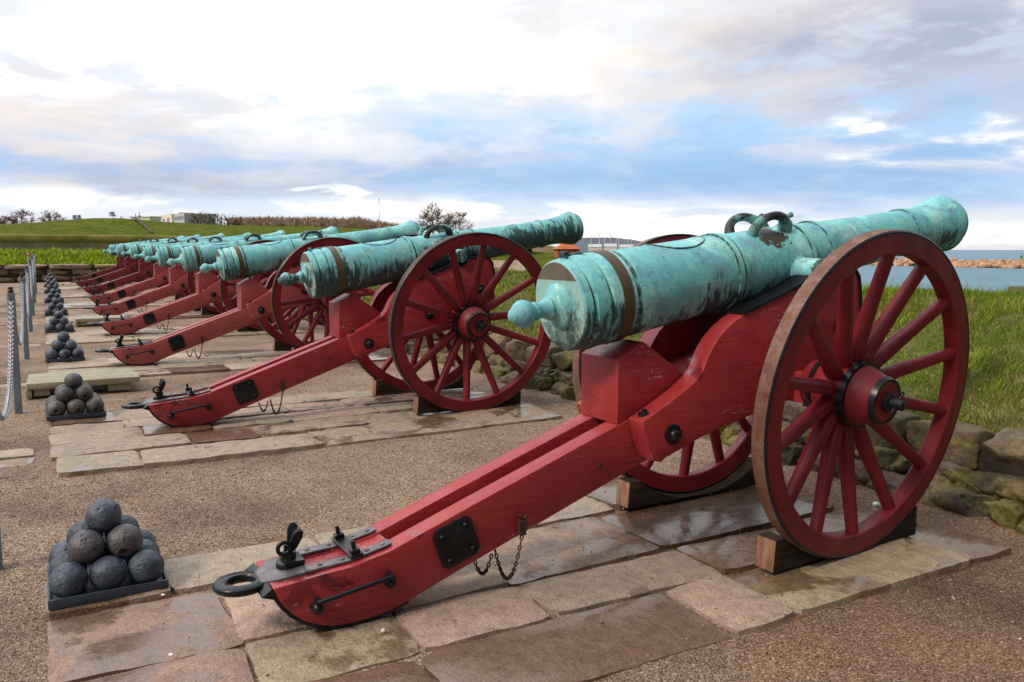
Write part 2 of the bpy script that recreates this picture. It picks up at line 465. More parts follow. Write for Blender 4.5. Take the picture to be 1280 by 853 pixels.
ROCK = material('wall_rock', m_rock)

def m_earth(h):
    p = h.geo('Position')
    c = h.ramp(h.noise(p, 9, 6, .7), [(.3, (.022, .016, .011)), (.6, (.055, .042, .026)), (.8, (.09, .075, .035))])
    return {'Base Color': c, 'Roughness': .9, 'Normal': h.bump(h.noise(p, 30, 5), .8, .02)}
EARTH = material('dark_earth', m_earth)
ROCKB = None

def m_turf(h):
    p = h.geo('Position')
    n1 = h.noise(p, .35, 6, .65); n2 = h.noise(p, 3.5, 6, .7); n3 = h.noise(p, 40, 4, .7)
    c = h.ramp(n2, [(.3, (.070, .085, .022)), (.5, (.125, .150, .036)), (.7, (.19, .20, .06))])
    c = h.mix(h.math('MULTIPLY', h.step(n1, .50, .70), .55), c, (.15, .125, .05))
    c = h.mix(1.0, c, h.ramp(n3, [(.3, (.55, .55, .5)), (.55, (1, 1, 1)), (.75, (1.4, 1.35, 1.2))]), 'MULTIPLY')
    return {'Base Color': c, 'Roughness': .85, 'Normal': h.bump(h.math('ADD', n3, n2), .8, .05), 'Specular IOR Level': .05}
TURF = material('turf', m_turf)

def m_farturf(h):
    p = h.geo('Position')
    n1 = h.noise(p, .09, 6, .65); n2 = h.noise(p, .9, 6, .7); n3 = h.noise(h.vmath('MULTIPLY', p, (1, 1, 2.5)), 4, 4, .7)
    c = h.ramp(n2, [(.32, (.085, .130, .010)), (.5, (.150, .200, .013)), (.68, (.24, .255, .035))])
    c = h.mix(h.math('MULTIPLY', h.step(n1, .50, .68), .45), c, (.26, .22, .06))
    c = h.mix(1.0, c, h.ramp(n3, [(.3, (.45, .47, .42)), (.52, (1, 1, 1)), (.72, (1.4, 1.35, 1.2))]), 'MULTIPLY')
    return {'Base Color': c, 'Roughness': .9, 'Normal': h.bump(h.math('ADD', n3, h.math('MULTIPLY', n2, 2.0)), 1.0, .5), 'Specular IOR Level': .03}
FTURF = material('far_turf', m_farturf)

def m_blade(h):
    t = h.attr('tint')
    return {'Base Color': t, 'Roughness': .6, 'Specular IOR Level': .15}
BLADE = material('grass_blade', m_blade)

def m_sea(h):
    p = h.geo('Position')
    w = h.noise(h.vmath('MULTIPLY', p, (.35, 1, 1)), .16, 6, .65)
    w2 = h.noise(p, 1.1, 4, .6)
    c = h.ramp(h.noise(p, .02, 5, .6), [(.3, (.085, .19, .27)), (.7, (.13, .26, .34))])
    c = h.mix(h.math('MULTIPLY', h.step(w, .5, .75), .5), c, (.13, .24, .31))
    return {'Base Color': c, 'Roughness': .42, 'Normal': h.bump(h.math('ADD', h.math('MULTIPLY', w, 2.0), w2), 1.0, .8), 'Specular IOR Level': .35}
SEA = material('sea_water', m_sea)

def simple(name, rgb, rough=.6, var=.25, scale=8, **kw):
    def fn(h):
        v = ocoord(h)
        n = h.noise(v, scale, 5, .65)
        lo = tuple(c * (1 - var) for c in rgb); hi = tuple(min(1, c * (1 + var)) for c in rgb)
        d = {'Base Color': h.ramp(n, [(.3, lo), (.7, hi)]), 'Roughness': rough, 'Normal': h.bump(h.noise(v, scale * 4, 4), .2, .01), 'Specular IOR Level': .5 if rough < .75 else .05}
        d.update(kw); return d
    return material(name, fn)
ROCKB = simple('brown_concrete', (.16, .13, .10), .9, .3, 5)
POSTM = simple('grey_post_paint', (.17, .215, .265), .42, .15)
CHAINW = simple('galvanised_chain', (.38, .39, .42), .4, .2, 30, Metallic=.3)
TRAYM = simple('tray_iron', (.035, .052, .075), .45, .3)
BARK = simple('bare_bark', (.155, .105, .08), .9, .3, .5)
SCRUB = simple('brown_scrub', (.17, .125, .07), .95, .4, .5)
WOODM = simple('haze_tinted_wood', (.27, .185, .145), .95, .25, .06)
TWIGR = simple('reddish_twigs', (.25, .145, .12), .9, .3, .5)
TWIGB = simple('brown_twigs', (.20, .135, .09), .9, .35, .3)
CONIF = simple('dark_needles', (.022, .045, .03), .9, .3, .5)
BRICK = simple('orange_brick', (.36, .125, .07), .85, .2, 3)
TILE = simple('orange_tile', (.46, .15, .065), .8, .2, 4)
WHITEP = simple('white_paint', (.75, .74, .72), .5, .05, 2)
CREAM = simple('cream_render', (.80, .66, .52), .8, .1, .3)
GREYR = simple('grey_cladding', (.45, .48, .53), .7, .1, .3)
GLASS = simple('dark_glass', (.04, .05, .06), .15, .2, .5)
OLDBR = simple('old_pink_brick', (.74, .58, .51), .9, .3, 1.2)
MOSSW = simple('mossy_wall', (.42, .36, .11), .9, .4, .8)
FARHILL = simple('far_shore', (.15, .175, .22), .9, .2, .02)  # distance haze painted in as a blue-grey cast
SIGNR = simple('red_sign', (.55, .06, .10), .5, .1, 10)
GREENP = simple('green_paint', (.05, .30, .16), .5, .1, 5)

def m_bw(h):
    p = h.geo('Position')
    n = h.noise(p, .35, 5, .75)
    c = h.ramp(n, [(.33, (.16, .10, .065)), (.5, (.42, .25, .14)), (.68, (.60, .40, .25))])
    return {'Base Color': c, 'Roughness': .9, 'Normal': h.bump(n, 1, .6)}
BWM = material('breakwater_rock', m_bw)

# ------------------------------------------------------------------ world frame helpers
YAW = 29.4; EYE = 1.45; HY = 311.2; FPX = 1033.0
PITCH = math.atan((426.5 - HY) / FPX)
def ground_z(y):
    P = ((4.2, 0), (6.6, .004), (12, .0), (20, .0), (32, .10), (38, .12))
    if y <= 4.2: return 0.0
    for (a, b), (c, d) in zip(P, P[1:]):
        if y <= c:
            t = (y - a) / (c - a); return b + (d - b) * t * t * (3 - 2 * t)
    return .13
FH = math.hypot(FPX, 426.5 - HY)
def az_of(px): return R(YAW) + math.atan((px - 640) / FH)
def at(px, dist, z=0.0):
    """a point at a compass bearing and a distance on the ground"""
    a = az_of(px); return Vector((dist * math.sin(a), dist * math.cos(a), z))
def zat(px, py, dist):
    """height seen at that bearing and elevation at this distance"""
    return EYE + (HY - py) / FH * dist * math.cos(az_of(px) - R(YAW))

# ------------------------------------------------------------------ the cannon
OX = 2.2
OFF = (OX, 0, 0)
GY = [3.12, 7.18, 11.32, 15.45, 19.6, 23.7, 27.85, 32.0, 36.1]

def part(mb, name, mats, parent, bevel=0, smooth=40, off=OFF, **kw):
    return mb.build(name, mats, parent, off=off, bevel=bevel, smooth=smooth, **kw)

def chain_mb(pts_fn, length, link=.034, r=.0045, mb=None, n=5, seg=10):
    mb = mb or MB()
    k = max(2, int(length / (link * .74)))
    P = [Vector(pts_fn(i / k)) for i in range(k + 1)]
    for i in range(k):
        c = (P[i] + P[i + 1]) / 2; t = (P[i + 1] - P[i])
        if t.length < 1e-6: continue
        t.normalize()
        u = t.cross(Vector((0, 0, 1)))
        if u.length < .05: u = t.cross(Vector((1, 0, 0)))
        u.normalize(); w = t.cross(u)
        if i % 2: u = w
        ring = [c + t * (link * .5 * math.cos(TAU * q / seg)) + u * (link * .31 * math.sin(TAU * q / seg)) for q in range(seg)]
        mb.tube(ring, r, n, closed=True)
    return mb

def sag(a, b, s):
    a, b = Vector(a), Vector(b)
    return lambda t: a.lerp(b, t) + Vector((0, 0, -s * 4 * t * (1 - t)))

TRAIL_TOP = [(.668, .205), (.84, .223), (.965, .232), (1.12, .264), (1.3, .329), (1.493, .398), (2.35, .698), (3.15, .978)]
TRAIL_BOT = [(3.15, .738), (2.42, .480), (1.97, .320), (1.671, .215), (1.37, .108), (1.28, .074), (1.20, .044), (1.12, .022), (1.05, .010), (.96, .005), (.89, .011), (.83, .029), (.78, .055), (.74, .087), (.705, .128), (.682, .168)]
CHEEK = [(2.272, .684), (2.33, .710), (2.42, .755), (2.52, .808), (2.585, .852), (2.625, .897), (2.652, .955), (2.675, .992), (2.705, 1.030), (2.763, 1.083), (2.815, 1.115), (2.862, 1.138), (2.918, 1.156), (3.02, 1.190), (3.134, 1.228), (3.24, 1.268), (3.275, 1.292)]
for k in range(7):
    a = math.pi * (1.16 + .68 * k / 6)
    CHEEK.append((3.343 + .069 * math.cos(a), 1.341 + .069 * math.sin(a)))
CHEEK += [(3.425, 1.345), (3.58, 1.352), (3.635, 1.342), (3.665, 1.305), (3.68, 1.23), (3.695, 1.10), (3.70, .98), (3.67, .90), (3.55, .82), (3.40, .755), (3.25, .712), (2.914, .645), (2.636, .580), (2.42, .507), (2.385, .487), (2.34, .500), (2.315, .555), (2.285, .64)]
SLOPE = math.atan2(.415, 2.75)
BX, BZ = 2.0, 1.192           # breech face centre

def bolt_mb(x, z, y, side, r=.046, h=.03):
    """domed bolt head on a vertical face; side=-1 faces -y"""
    mb = MB()
    mb.lathe([(0, r), (.008, r), (.012, r * .82), (.014, r * .55), (.026, r * .50), (h, r * .32), (h + .003, 0)], 20, 'y')
    mb.v = [(x + a, y + side * b, z + c) for a, b, c in mb.v]
    return mb

def make_cannon():
    root = empty('cannon')
    # ---- barrel
    prof = [(0.0, 0), (0.0, .10), (.0, .197), (.010, .206), (.045, .210), (.052, .198), (.060, .198), (.068, .214), (.10, .218), (.135, .214), (.142, .202), (.150, .202),
            (.158, .213), (.18, .214), (.27, .212), (.285, .209), (.292, .200), (.302, .200), (.310, .205), (.60, .196), (.915, .188), (.918, .199), (.945, .200), (.950, .184), (.958, .184), (.962, .192), (.985, .191), (.990, .182),
            (1.44, .171), (1.444, .181), (1.468, .181), (1.472, .164), (1.480, .164), (1.60, .160), (1.604, .170), (1.628, .169), (1.632, .156),
            (2.10, .137), (2.36, .129), (2.364, .138), (2.392, .138), (2.396, .128), (2.43, .128), (2.52, .129), (2.63, .141), (2.71, .163), (2.748, .170), (2.758, .156), (2.795, .149), (2.815, .139), (2.815, .066), (2.3, .063), (2.3, 0)]
    mis = [0] * (len(prof) - 1)
    for i in range(len(prof) - 1):
        a, r0 = prof[i]; b, r1 = prof[i + 1]
        if b - a < .0105 and abs(a - b) > 0 and .03 < a < 2.4 and (r0 + r1) < .41: mis[i] = 1
        if a >= 2.8 and min(r0, r1) < .13: mis[i] = 1
    fine = [prof[0]]; fm = []
    for i in range(len(prof) - 1):
        a, b = prof[i], prof[i + 1]
        k = max(1, int(abs(b[0] - a[0]) / .08))
        for j in range(1, k + 1):
            fine.append((a[0] + (b[0] - a[0]) * j / k, a[1] + (b[1] - a[1]) * j / k)); fm.append(mis[i])
    b = MB().lathe(fine, 72, 'x', mis=fm)
    barrel = b.build('barrel', [PAT, PATD], root, smooth=32, loc=(BX - OX, 0, BZ), rot=(0, -SLOPE, 0))
    # knob (cascabel) with neck
    kp = [(.0, .105), (-.010, .104), (-.022, .088), (-.034, .060), (-.048, .050), (-.062, .054), (-.072, .047), (-.095, .036), (-.115, .034), (-.125, .042), (-.132, .042), (-.140, .037), (-.150, .044), (-.165, .056), (-.185, .063), (-.205, .062), (-.222, .053), (-.236, .041), (-.243, .034), (-.252, .030), (-.262, .018), (-.266, 0)]
    MB().lathe([(x * .98, r) for x, r in kp], 32, 'x').build('breech_knob', [PAT], barrel, smooth=50)
    # trunnions
    for sd in (-1, 1):
        t = MB().lathe([(.10, .072), (.176, .072), (.180, .064), (.285, .061), (.292, .057), (.292, 0)], 28, 'y')
        t.v = [(x, sd * y, z) for x, y, z in t.v]
        t.build('trunnion', [PAT], barrel, loc=(1.352, 0, -.052), smooth=35)
    # lifting handles: arched dolphins
    for sd in (-1, 1):
        ang = R(25) * sd
        pts, rad = [], []
        for k in range(19):
            u = k / 18
            a = math.pi * (1.03 - 1.02 * u)
            x = 1.235 + .108 * math.cos(a) + .02 * u
            rr = .158 + .106 * math.sin(max(a, 0)) ** .8 if math.sin(a) > 0 else .158
            pts.append((x, rr * math.sin(ang), rr * math.cos(ang))); rad.append(.031 - .010 * math.sin(math.pi * min(u * 1.1, 1)) + (.006 if u > .85 else 0))
        hb = MB().tube(pts, rad, 12)
        # the fish's tail and head stubs
        q = Vector(pts[15]); hb.tube([q, q + Vector((.028, .004 * sd, .022)), q + Vector((.047, .006 * sd, .026))], [.017, .013, .015], 10)
        hb.tube([Vector(pts[7]), Vector(pts[7]) + Vector((0, 0, .022))], [.018, .008], 8)
        hb.build('handle', [HAND], barrel, smooth=60)
    # oval wreath in relief on the first reinforce
    pts = []
    for k in range(48):
        t = TAU * k / 48
        s_ = .69 + .165 * math.cos(t); th = R(34) * math.sin(t)
        rr = .1965 - .025 * (s_ - .6) + .001
        pts.append((s_, rr * math.sin(th), rr * math.cos(th)))
    wr = MB().tube(pts, [.0042 + .0014 * (k % 2) for k in range(48)], 6, closed=True)
    wr.build('wreath_relief', [HAND], barrel, smooth=60)
    vc = MB().box(.045, .075, -.018, .018, .205, .238).box(.075, .15, -.012, .012, .207, .224)
    vc.build('vent_cover', [PATD], barrel, bevel=.004)
    # ---- strap over the breech
    st = MB()
    n = 60
    for x0, x1, r0, r1 in ((.205, .262, .2125, .2175),):
        st.lathe([(x0, r0), (x0, r1), (x1, r1 - .001), (x1, r0)], n, 'x', closed=True)
    st.build('barrel_strap', [STRAP], root, loc=(BX - OX, 0, BZ), rot=(0, -SLOPE, 0), smooth=35)
    # ---- trail beams
    poly = TRAIL_TOP + TRAIL_BOT
    for sd in (-1, 1):
        y0, y1 = sorted((sd * .152, sd * .053))
        part(MB().prism(poly, y0, y1), 'trail_beam', [RED], root, bevel=.006)
    # filler at the trail end, between the beams
    fp = [(.68, .200), (.84, .218), (.965, .227), (1.12, .258), (1.155, .270), (1.155, .08), (1.05, .03), (.95, .02), (.87, .03), (.76, .10)]
    part(MB().prism(fp, -.0525, .0525), 'trail_end_block', [RED], root, bevel=.003)
    # iron sole under the trail end
    sole = [(1.20, .0435), (1.12, .0215), (1.05, .0095), (.96, .0045), (.89, .0105), (.83, .0285), (.78, .0545), (.74, .0865), (.705, .1275), (.682, .1675), (.664, .2045)]
    outer = [(1.20, .034), (1.12, .010), (1.05, -.001), (.96, -.007), (.885, -.001), (.823, .018), (.771, .045), (.729, .079), (.693, .122), (.669, .162), (.625, .178)]
    part(MB().prism(sole + outer[::-1], -.1505, .1505), 'trail_sole', [IRON], root, bevel=.002)
    # towing ring
    ring = MB()
    cx, cz = .585, .190
    N_ = 36
    prof_r = [(.048, -.008), (.053, -.018), (.086, -.020), (.098, -.010), (.099, .003), (.092, .011), (.054, .012), (.048, .005)]
    vs, fs = [], []
    for k in range(N_):
        t = TAU * k / N_
        for r_, z_ in prof_r: vs.append((cx + r_ * 1.05 * math.cos(t), r_ * math.sin(t), cz + z_))
    m_ = len(prof_r)
    for k in range(N_):
        for j in range(m_):
            fs.append((k * m_ + j, k * m_ + (j + 1) % m_, ((k + 1) % N_) * m_ + (j + 1) % m_, ((k + 1) % N_) * m_ + j))
    ring.add(vs, fs)
    part(ring, 'towing_ring', [IRON], root, smooth=50)
    shank = MB()
    shank.add([(x, y_, z_) for x, hw_, lo, hi in ((.645, .060, .166, .202), (.70, .108, .178, .2205), (.82, .114, .200, .2345)) for y_, z_ in ((-hw_, lo), (hw_, lo), (hw_, hi), (-hw_, hi))], [(0, 1, 5, 4), (4, 5, 9, 8), (3, 7, 6, 2), (7, 11, 10, 6), (0, 4, 7, 3), (4, 8, 11, 7), (1, 2, 6, 5), (5, 6, 10, 9), (0, 3, 2, 1), (8, 9, 10, 11)])
    part(shank, 'ring_shank', [GIRON], root, bevel=.006)
    # two worn iron straps on top
    for sd in (-1, 1):
        top = [(.80, .2350), (.965, .2455), (1.12, .2775), (1.145, .2865)]
        pl = [(x, z) for x, z in top] + [(x, z - .012) for x, z in top[::-1]]
        y0, y1 = sorted((sd * .118, sd * .062))
        s_ = part(MB().prism(pl, y0, y1), 'iron_strap', [GIRON], root, bevel=.003)
        for x, z in ((.86, .2395), (.95, .2450), (1.05, .2635), (1.115, .2770)):
            nb = MB().lathe([(0, .011), (.004, .009), (.007, 0)], 10, 'z'); nb.v = [(a + x, b_ + sd * .09, c + z) for a, b_, c in nb.v]
            part(nb, 'rivet', [GIRON], s_)
    # upright pin with two wings, and its washer
    pin = MB()
    pin.lathe([(.245, .05), (.262, .048), (.264, .030), (.285, .028), (.30, .028), (.302, 0)], 20, 'z')
    pin.box(-.025, .05, -.05, .05, .255, .275)
    pin.lathe([(.30, .018), (.33, .018), (.332, 0)], 14, 'z')
    for sd in (-1, 1):
        M = Matrix.Translation((.012, sd * .010, .31)) @ Matrix.Rotation(R(-24 * sd), 4, 'X') @ Matrix.Rotation(R(12), 4, 'Y')
        lob = [(-.008, 0), (-.018, .03), (-.019, .075), (-.012, .092), (.004, .097), (.017, .088), (.020, .06), (.014, .02), (.008, 0)]
        q = MB().prism(lob, -.009, .009)
        pin.add([M @ Vector(v) for v in q.v], q.f)
    tor = [(-.022 + .024 * math.cos(TAU * k / 14), -.02, .322 + .024 * math.sin(TAU * k / 14)) for k in range(14)]
    pin.tube(tor, .009, 6, closed=True)
    pin.v = [(x + .765, y, z - .0195) for x, y, z in pin.v]
    part(pin, 'wing_pin', [IRON], root, bevel=.002)
    part(chain_mb(sag((.77, -.035, .25), (.86, -.158, .225), .08), .26, .022, .0034), 'pin_chain', [RUST], root)
    cl = MB()
    Mz = Matrix.Translation((1.0, 0, .2535)) @ Matrix.Rotation(R(-10), 4, 'Y')
    cl.box(-.026, .026, -.125, .125, 0, .012, M=Mz)
    for yy in (-.10, .10):
        cl.box(-.018, .018, yy - .018, yy + .018, .012, .03, M=Mz)
        q = MB().lathe([(.03, .009), (.062, .009), (.064, 0)], 10, 'z'); cl.add([Mz @ (Vector(v) + Vector((0, yy, 0))) for v in q.v], q.f)
    part(cl, 'strap_clamp', [IRON], root, bevel=.002)
    # side plates, handle bars, chain, eye ring
    for sd in (-1, 1):
        c, hs, ch = Vector((1.41, 0, .253)), .090, .022
        pl = [(-hs + ch, -hs), (hs - ch, -hs), (hs, -hs + ch), (hs, hs - ch), (hs - ch, hs), (-hs + ch, hs), (-hs, hs - ch), (-hs, -hs + ch)]
        rot = R(19)
        pl = [(c.x + a * math.cos(rot) - b_ * math.sin(rot), c.z + a * math.sin(rot) + b_ * math.cos(rot)) for a, b_ in pl]
        y0, y1 = sorted((sd * .1515, sd * .163))
        sp_ = part(MB().prism(pl, y0, y1), 'side_plate', [IRON], root, bevel=.003)
        for a, b_ in ((-1, -1), (1, -1), (1, 1), (-1, 1)):
            aa, bb = a * .055, b_ * .055
            x, z = c.x + aa * math.cos(rot) - bb * math.sin(rot), c.z + aa * math.sin(rot) + bb * math.cos(rot)
            part(bolt_mb(x, z, sd * .1625, sd, .011, .006), 'bolt', [IRON], sp_)
        hb = MB()
        A, B_ = Vector((.825, sd * .196, .135)), Vector((1.115, sd * .196, .178))
        hb.tube([A + (A - B_) * .02, A, B_, B_ + (B_ - A) * .02], [.008, .0095, .0095, .008], 10)
        for P_ in (A, B_):
            hb.tube([P_ + Vector((0, .0, 0)), Vector((P_.x, sd * .153, P_.z))], .011, 8)
            q = MB().lathe([(.0, .024), (.03, .022), (.042, .014), (.046, 0)], 12, 'y')
            hb.add([(x + P_.x, sd * (.154 + y), z + P_.z - .03) for x, y, z in q.v], q.f)
        part(hb, 'handle_bar', [IRON], root, smooth=50)
    ch_ = chain_mb(sag((1.535, -.06, .14), (1.605, -.100, .15), .085), .22, .020, .0032)
    ch_ = chain_mb(sag((1.625, -.09, .16), (1.715, -.168, .235), .16), .42, .020, .0032, ch_)
    ch_.box(1.700, 1.730, -.178, -.154, .235, .30)
    ch_.tube([(1.715, -.168, .30), (1.700, -.175, .325)], .006, 6).tube([(1.715, -.168, .30), (1.735, -.175, .32)], .006, 6)
    part(ch_, 'lashing_chain', [RUST], root, smooth=50)
    ey = MB().tube([(2.12 + .013 * math.cos(TAU * k / 12), -.168, .48 + .013 * math.sin(TAU * k / 12)) for k in range(12)], .003, 6, closed=True)
    ey.tube([(2.12, -.150, .488), (2.12, -.166, .488)], .005, 6)
    part(ey, 'eye_ring', [RUST], root, smooth=50)
    # ---- cheeks
    for sd in (-1, 1):
        y0, y1 = sorted((sd * .158, sd * .265))
        ck = part(MB().prism(CHEEK, y0, y1), 'carriage_cheek', [RED], root, bevel=.008)
        for x, z in ((2.448, .610), (3.027, .845), (3.545, 1.06)):
            part(bolt_mb(x, z, sd * .2645, sd, .047, .034), 'bolt', [IRON], ck, smooth=50)
        # iron plate capping the cheek round the trunnion
        i0 = 11
        path = CHEEK[i0:i0 + 6 + 7 + 6]
        up = []
        for k, (x, z) in enumerate(path):
            a = path[max(k - 1, 0)]; c = path[min(k + 1, len(path) - 1)]
            tx, tz = c[0] - a[0], c[1] - a[1]; L_ = math.hypot(tx, tz) or 1
            up.append((x - tz / L_ * .013, z + tx / L_ * .013))
        y0, y1 = sorted((sd * .150, sd * .271))
        low_ = [(x, z + .0005) for x, z in path]
        q = MB()
        for k in range(len(path) - 1):
            q.prism([low_[k], low_[k + 1], up[k + 1], up[k]], y0, y1)
        # welded strip: build as one skin
        n_ = len(path); qq = MB()
        vs = [(p_[0], y0, p_[1]) for p_ in low_] + [(p_[0], y0, p_[1]) for p_ in up] + [(p_[0], y1, p_[1]) for p_ in low_] + [(p_[0], y1, p_[1]) for p_ in up]
        fs = []
        for k in range(n_ - 1):
            a, b_, c, d = k, k + 1, n_ + k, n_ + k + 1
            e, f, g, h_ = 2 * n_ + k, 2 * n_ + k + 1, 3 * n_ + k, 3 * n_ + k + 1
            fs += [(a, b_, d, c), (e, g, h_, f), (c, d, h_, g), (a, e, f, b_)]
        fs += [(0, n_, 3 * n_, 2 * n_), (n_ - 1, 3 * n_ - 1, 4 * n_ - 1, 2 * n_ - 1)]
        qq.add(vs, fs)
        part(qq, 'trunnion_plate', [IRON], ck, smooth=40)
        part(MB().lathe([(.742, .028), (.758, .027), (.762, .018), (.764, 0)], 16, 'z').tube([(0, 0, .74), (0, 0, .775)], .012, 8), 'bolt', [IRON], ck, off=(OX - 2.325, -sd * .212, .046))
    # ---- breech block between the cheeks
    bb = [(2.222, .656), (2.222, .953), (2.37, 1.026), (2.62, .853), (2.62, .795)]
    part(MB().prism(bb, -.147, .147), 'breech_block', [RED], root, bevel=.006)
    bed = [(2.63, .80), (2.63, .83), (3.2, 1.03), (3.55, 1.05), (3.55, .95), (3.15, .95)]
    part(MB().prism(bed, -.150, .150), 'bed_board', [RED], root, bevel=.004)
    wd = [(2.68, .86), (2.68, .92), (2.95, 1.01), (2.95, .945)]
    part(MB().prism(wd, -.155, -.085), 'wedge', [RED], root, bevel=.004)
    # ---- axle tree
    ax = MB().box(3.225, 3.405, -.43, .43, .690, .845)
    part(ax, 'axle_tree', [RED], root, bevel=.008)
    for y0 in (-.36, .33): part(MB().box(3.215, 3.415, y0, y0 + .03, .68, .855), 'axle_band', [IRON], root, bevel=.003)
    # ---- wheels
    def make_wheel(sd):
        RO, RI, W = .760, .666, .076
        w = MB().lathe([(0, RI + .006), (0, RO), (W, RO), (W, RI + .006), (W - .008, RI), (.008, RI)], 96, 'y', closed=True)
        rotw = (R(5.4), 0, 0) if sd < 0 else (R(5.4), 0, math.pi)
        wheel = w.build('wheel', [REDW], root, smooth=35, loc=(3.300 - OX, sd * .685, .764), rot=rotw)
        ty = MB().lathe([(.002, RO - .003), (-.002, RO), (-.001, RO + .006), (.006, RO + .012), (W - .006, RO + .012), (W + .001, RO + .006), (W + .002, RO), (W - .002, RO - .003)], 96, 'y', mis=[1, 1, 1, 0, 1, 1, 1, 1], closed=True)
        ty.build('tyre', [TREAD, IRON], wheel, smooth=35)
        hub = MB().lathe([(-.046, .0), (-.046, .094), (-.040, .100), (.06, .138), (.085, .148), (.11, .152), (.24, .150), (.26, .140), (.345, .112), (.355, .10), (.355, 0)], 40, 'y')
        hub.build('hub', [REDW], wheel, smooth=30)
        MB().lathe([(-.049, .096), (-.049, .106), (-.022, .114), (-.019, .104), (-.019, .09)], 40, 'y', closed=True).build('hub_band', [IRON], wheel, smooth=35)
        MB().lathe([(.074, .135), (.074, .160), (.104, .163), (.106, .14)], 40, 'y', closed=True).build('hub_band', [IRON], wheel, smooth=35)
        MB().lathe([(.262, .12), (.262, .148), (.292, .138), (.292, .12)], 40, 'y', closed=True).build('hub_band', [IRON], wheel, smooth=35)
        pn = MB().lathe([(-.044, .046), (-.066, .046), (-.070, .038), (-.070, .026), (-.125, .023), (-.128, .019), (-.128, 0)], 24, 'y')
        pn.tube([(0, -.092, -.045), (0, -.092, .045)], .007, 8)
        pn.tube([(.012 * math.cos(TAU * k / 10), -.092, .055 + .012 * math.sin(TAU * k / 10)) for k in range(10)], .004, 6, closed=True)
        pn.v = [(x, y, z) for x, y, z in pn.v]
        pn.build('axle_pin', [IRON], wheel, smooth=40, rot=(0, R(40), 0))
        # one spoke mesh, used 14 times
        sp = MB(); L = []
        for t, a, b_ in ((0, .030, .045), (.10, .0325, .046), (.24, .034, .042), (.42, .033, .036), (.7, .0295, .031), (1, .028, .028)):
            r_ = .125 + (.676 - .125) * t; y_ = .165 + (.038 - .165) * t
            L.append((r_, y_, a, b_))
        ns = 14
        for r_, y_, a, b_ in L:
            for k in range(ns):
                q = TAU * k / ns
                ca, sa = math.cos(q), math.sin(q)
                f = 1 / max(abs(ca), abs(sa)) ** .25
                sp.v.append((a * ca * f, y_ + b_ * sa * f, r_))
        for i in range(len(L) - 1):
            for k in range(ns):
                sp.f.append((i * ns + k, i * ns + (k + 1) % ns, (i + 1) * ns + (k + 1) % ns, (i + 1) * ns + k)); sp.m.append(0)
        s0 = sp.build('spoke', [REDW], wheel, smooth=45)
        for k in range(1, 14):
            c = s0.copy(); col.objects.link(c); setparent(c, wheel); c.rotation_euler = (0, TAU * k / 14, 0)
        return wheel
    wn = make_wheel(-1); wf = make_wheel(1)
    return root

cannon = make_cannon()
WHERE = ['closest to the camera, its whole breech and one wheel in full view', 'second along the row, between the largest cannon and the third', 'third along the row, behind the second', 'fourth along the row of cannons', 'fifth along the row of cannons',
         'sixth along the row of cannons', 'seventh along the row, first of the dark red ones', 'eighth along the row of cannons', 'last of the row, next to the end wall']
LAB = ['largest green bronze cannon on a bright red carriage with rusty brown tyre',
       'second cannon of the row, black streaked turquoise barrel, bright red carriage',
       'third cannon of the row, green barrel on a faded brick red carriage',
       'fourth cannon of the row, dark breech face, faded pinkish red carriage',
       'fifth cannon of the row, on a faded brick red carriage',
       'sixth cannon of the row, last one with a faded carriage',
       'seventh cannon of the row, first with a dark crimson carriage',
       'eighth cannon of the row, dark crimson carriage second from the end wall',
       'last cannon of the row, dark crimson carriage beside the end wall']
# how the paint of each gun differs: (wood tint, wheel tint, tyre tint, streaks, bare bronze)
SHX = [0, 0, 0, .10, .16, .28, .30, .22, .25]
SCL = [1, 1.005] + [1.0] * 7
BUP = [0, .008, .03, .05, .055, .05, .05, .04, .04]      # how much higher each barrel is bedded
BEL = [0, .8, 1.2, 1.0, 1.0, .9, .9, .9, .9]           # and how much steeper it points (degrees)
FADE = [0, 0, .62, .55, .60, .55, .05, 0, 0]
LOOK = [((1, 1, 1), (1, 1, 1), (1, 1, 1), .42, 1.0),
        ((.98, .95, .95), (1, 1, 1), (.42, .46, .50), 1.05, .35),
        ((1, 1, 1), (1, 1, 1), (.6, .55, .5), .40, .2),
        ((1, 1, 1), (.95, .9, .9), (.6, .55, .5), .35, .2),
        ((1, 1, 1), (.95, .9, .9), (.6, .55, .5), .35, .2),
        ((1, 1, 1), (.95, .9, .9), (.6, .55, .5), .35, .2),
        ((.62, .75, .8), (.8, .8, .8), (.6, .55, .5), .3, .2),
        ((.58, .75, .8), (.8, .8, .8), (.6, .55, .5), .3, .2),
        ((.60, .75, .8), (.8, .8, .8), (.6, .55, .5), .3, .2)]
cannons = [cannon] + [copy_tree(cannon) for _ in GY[1:]]
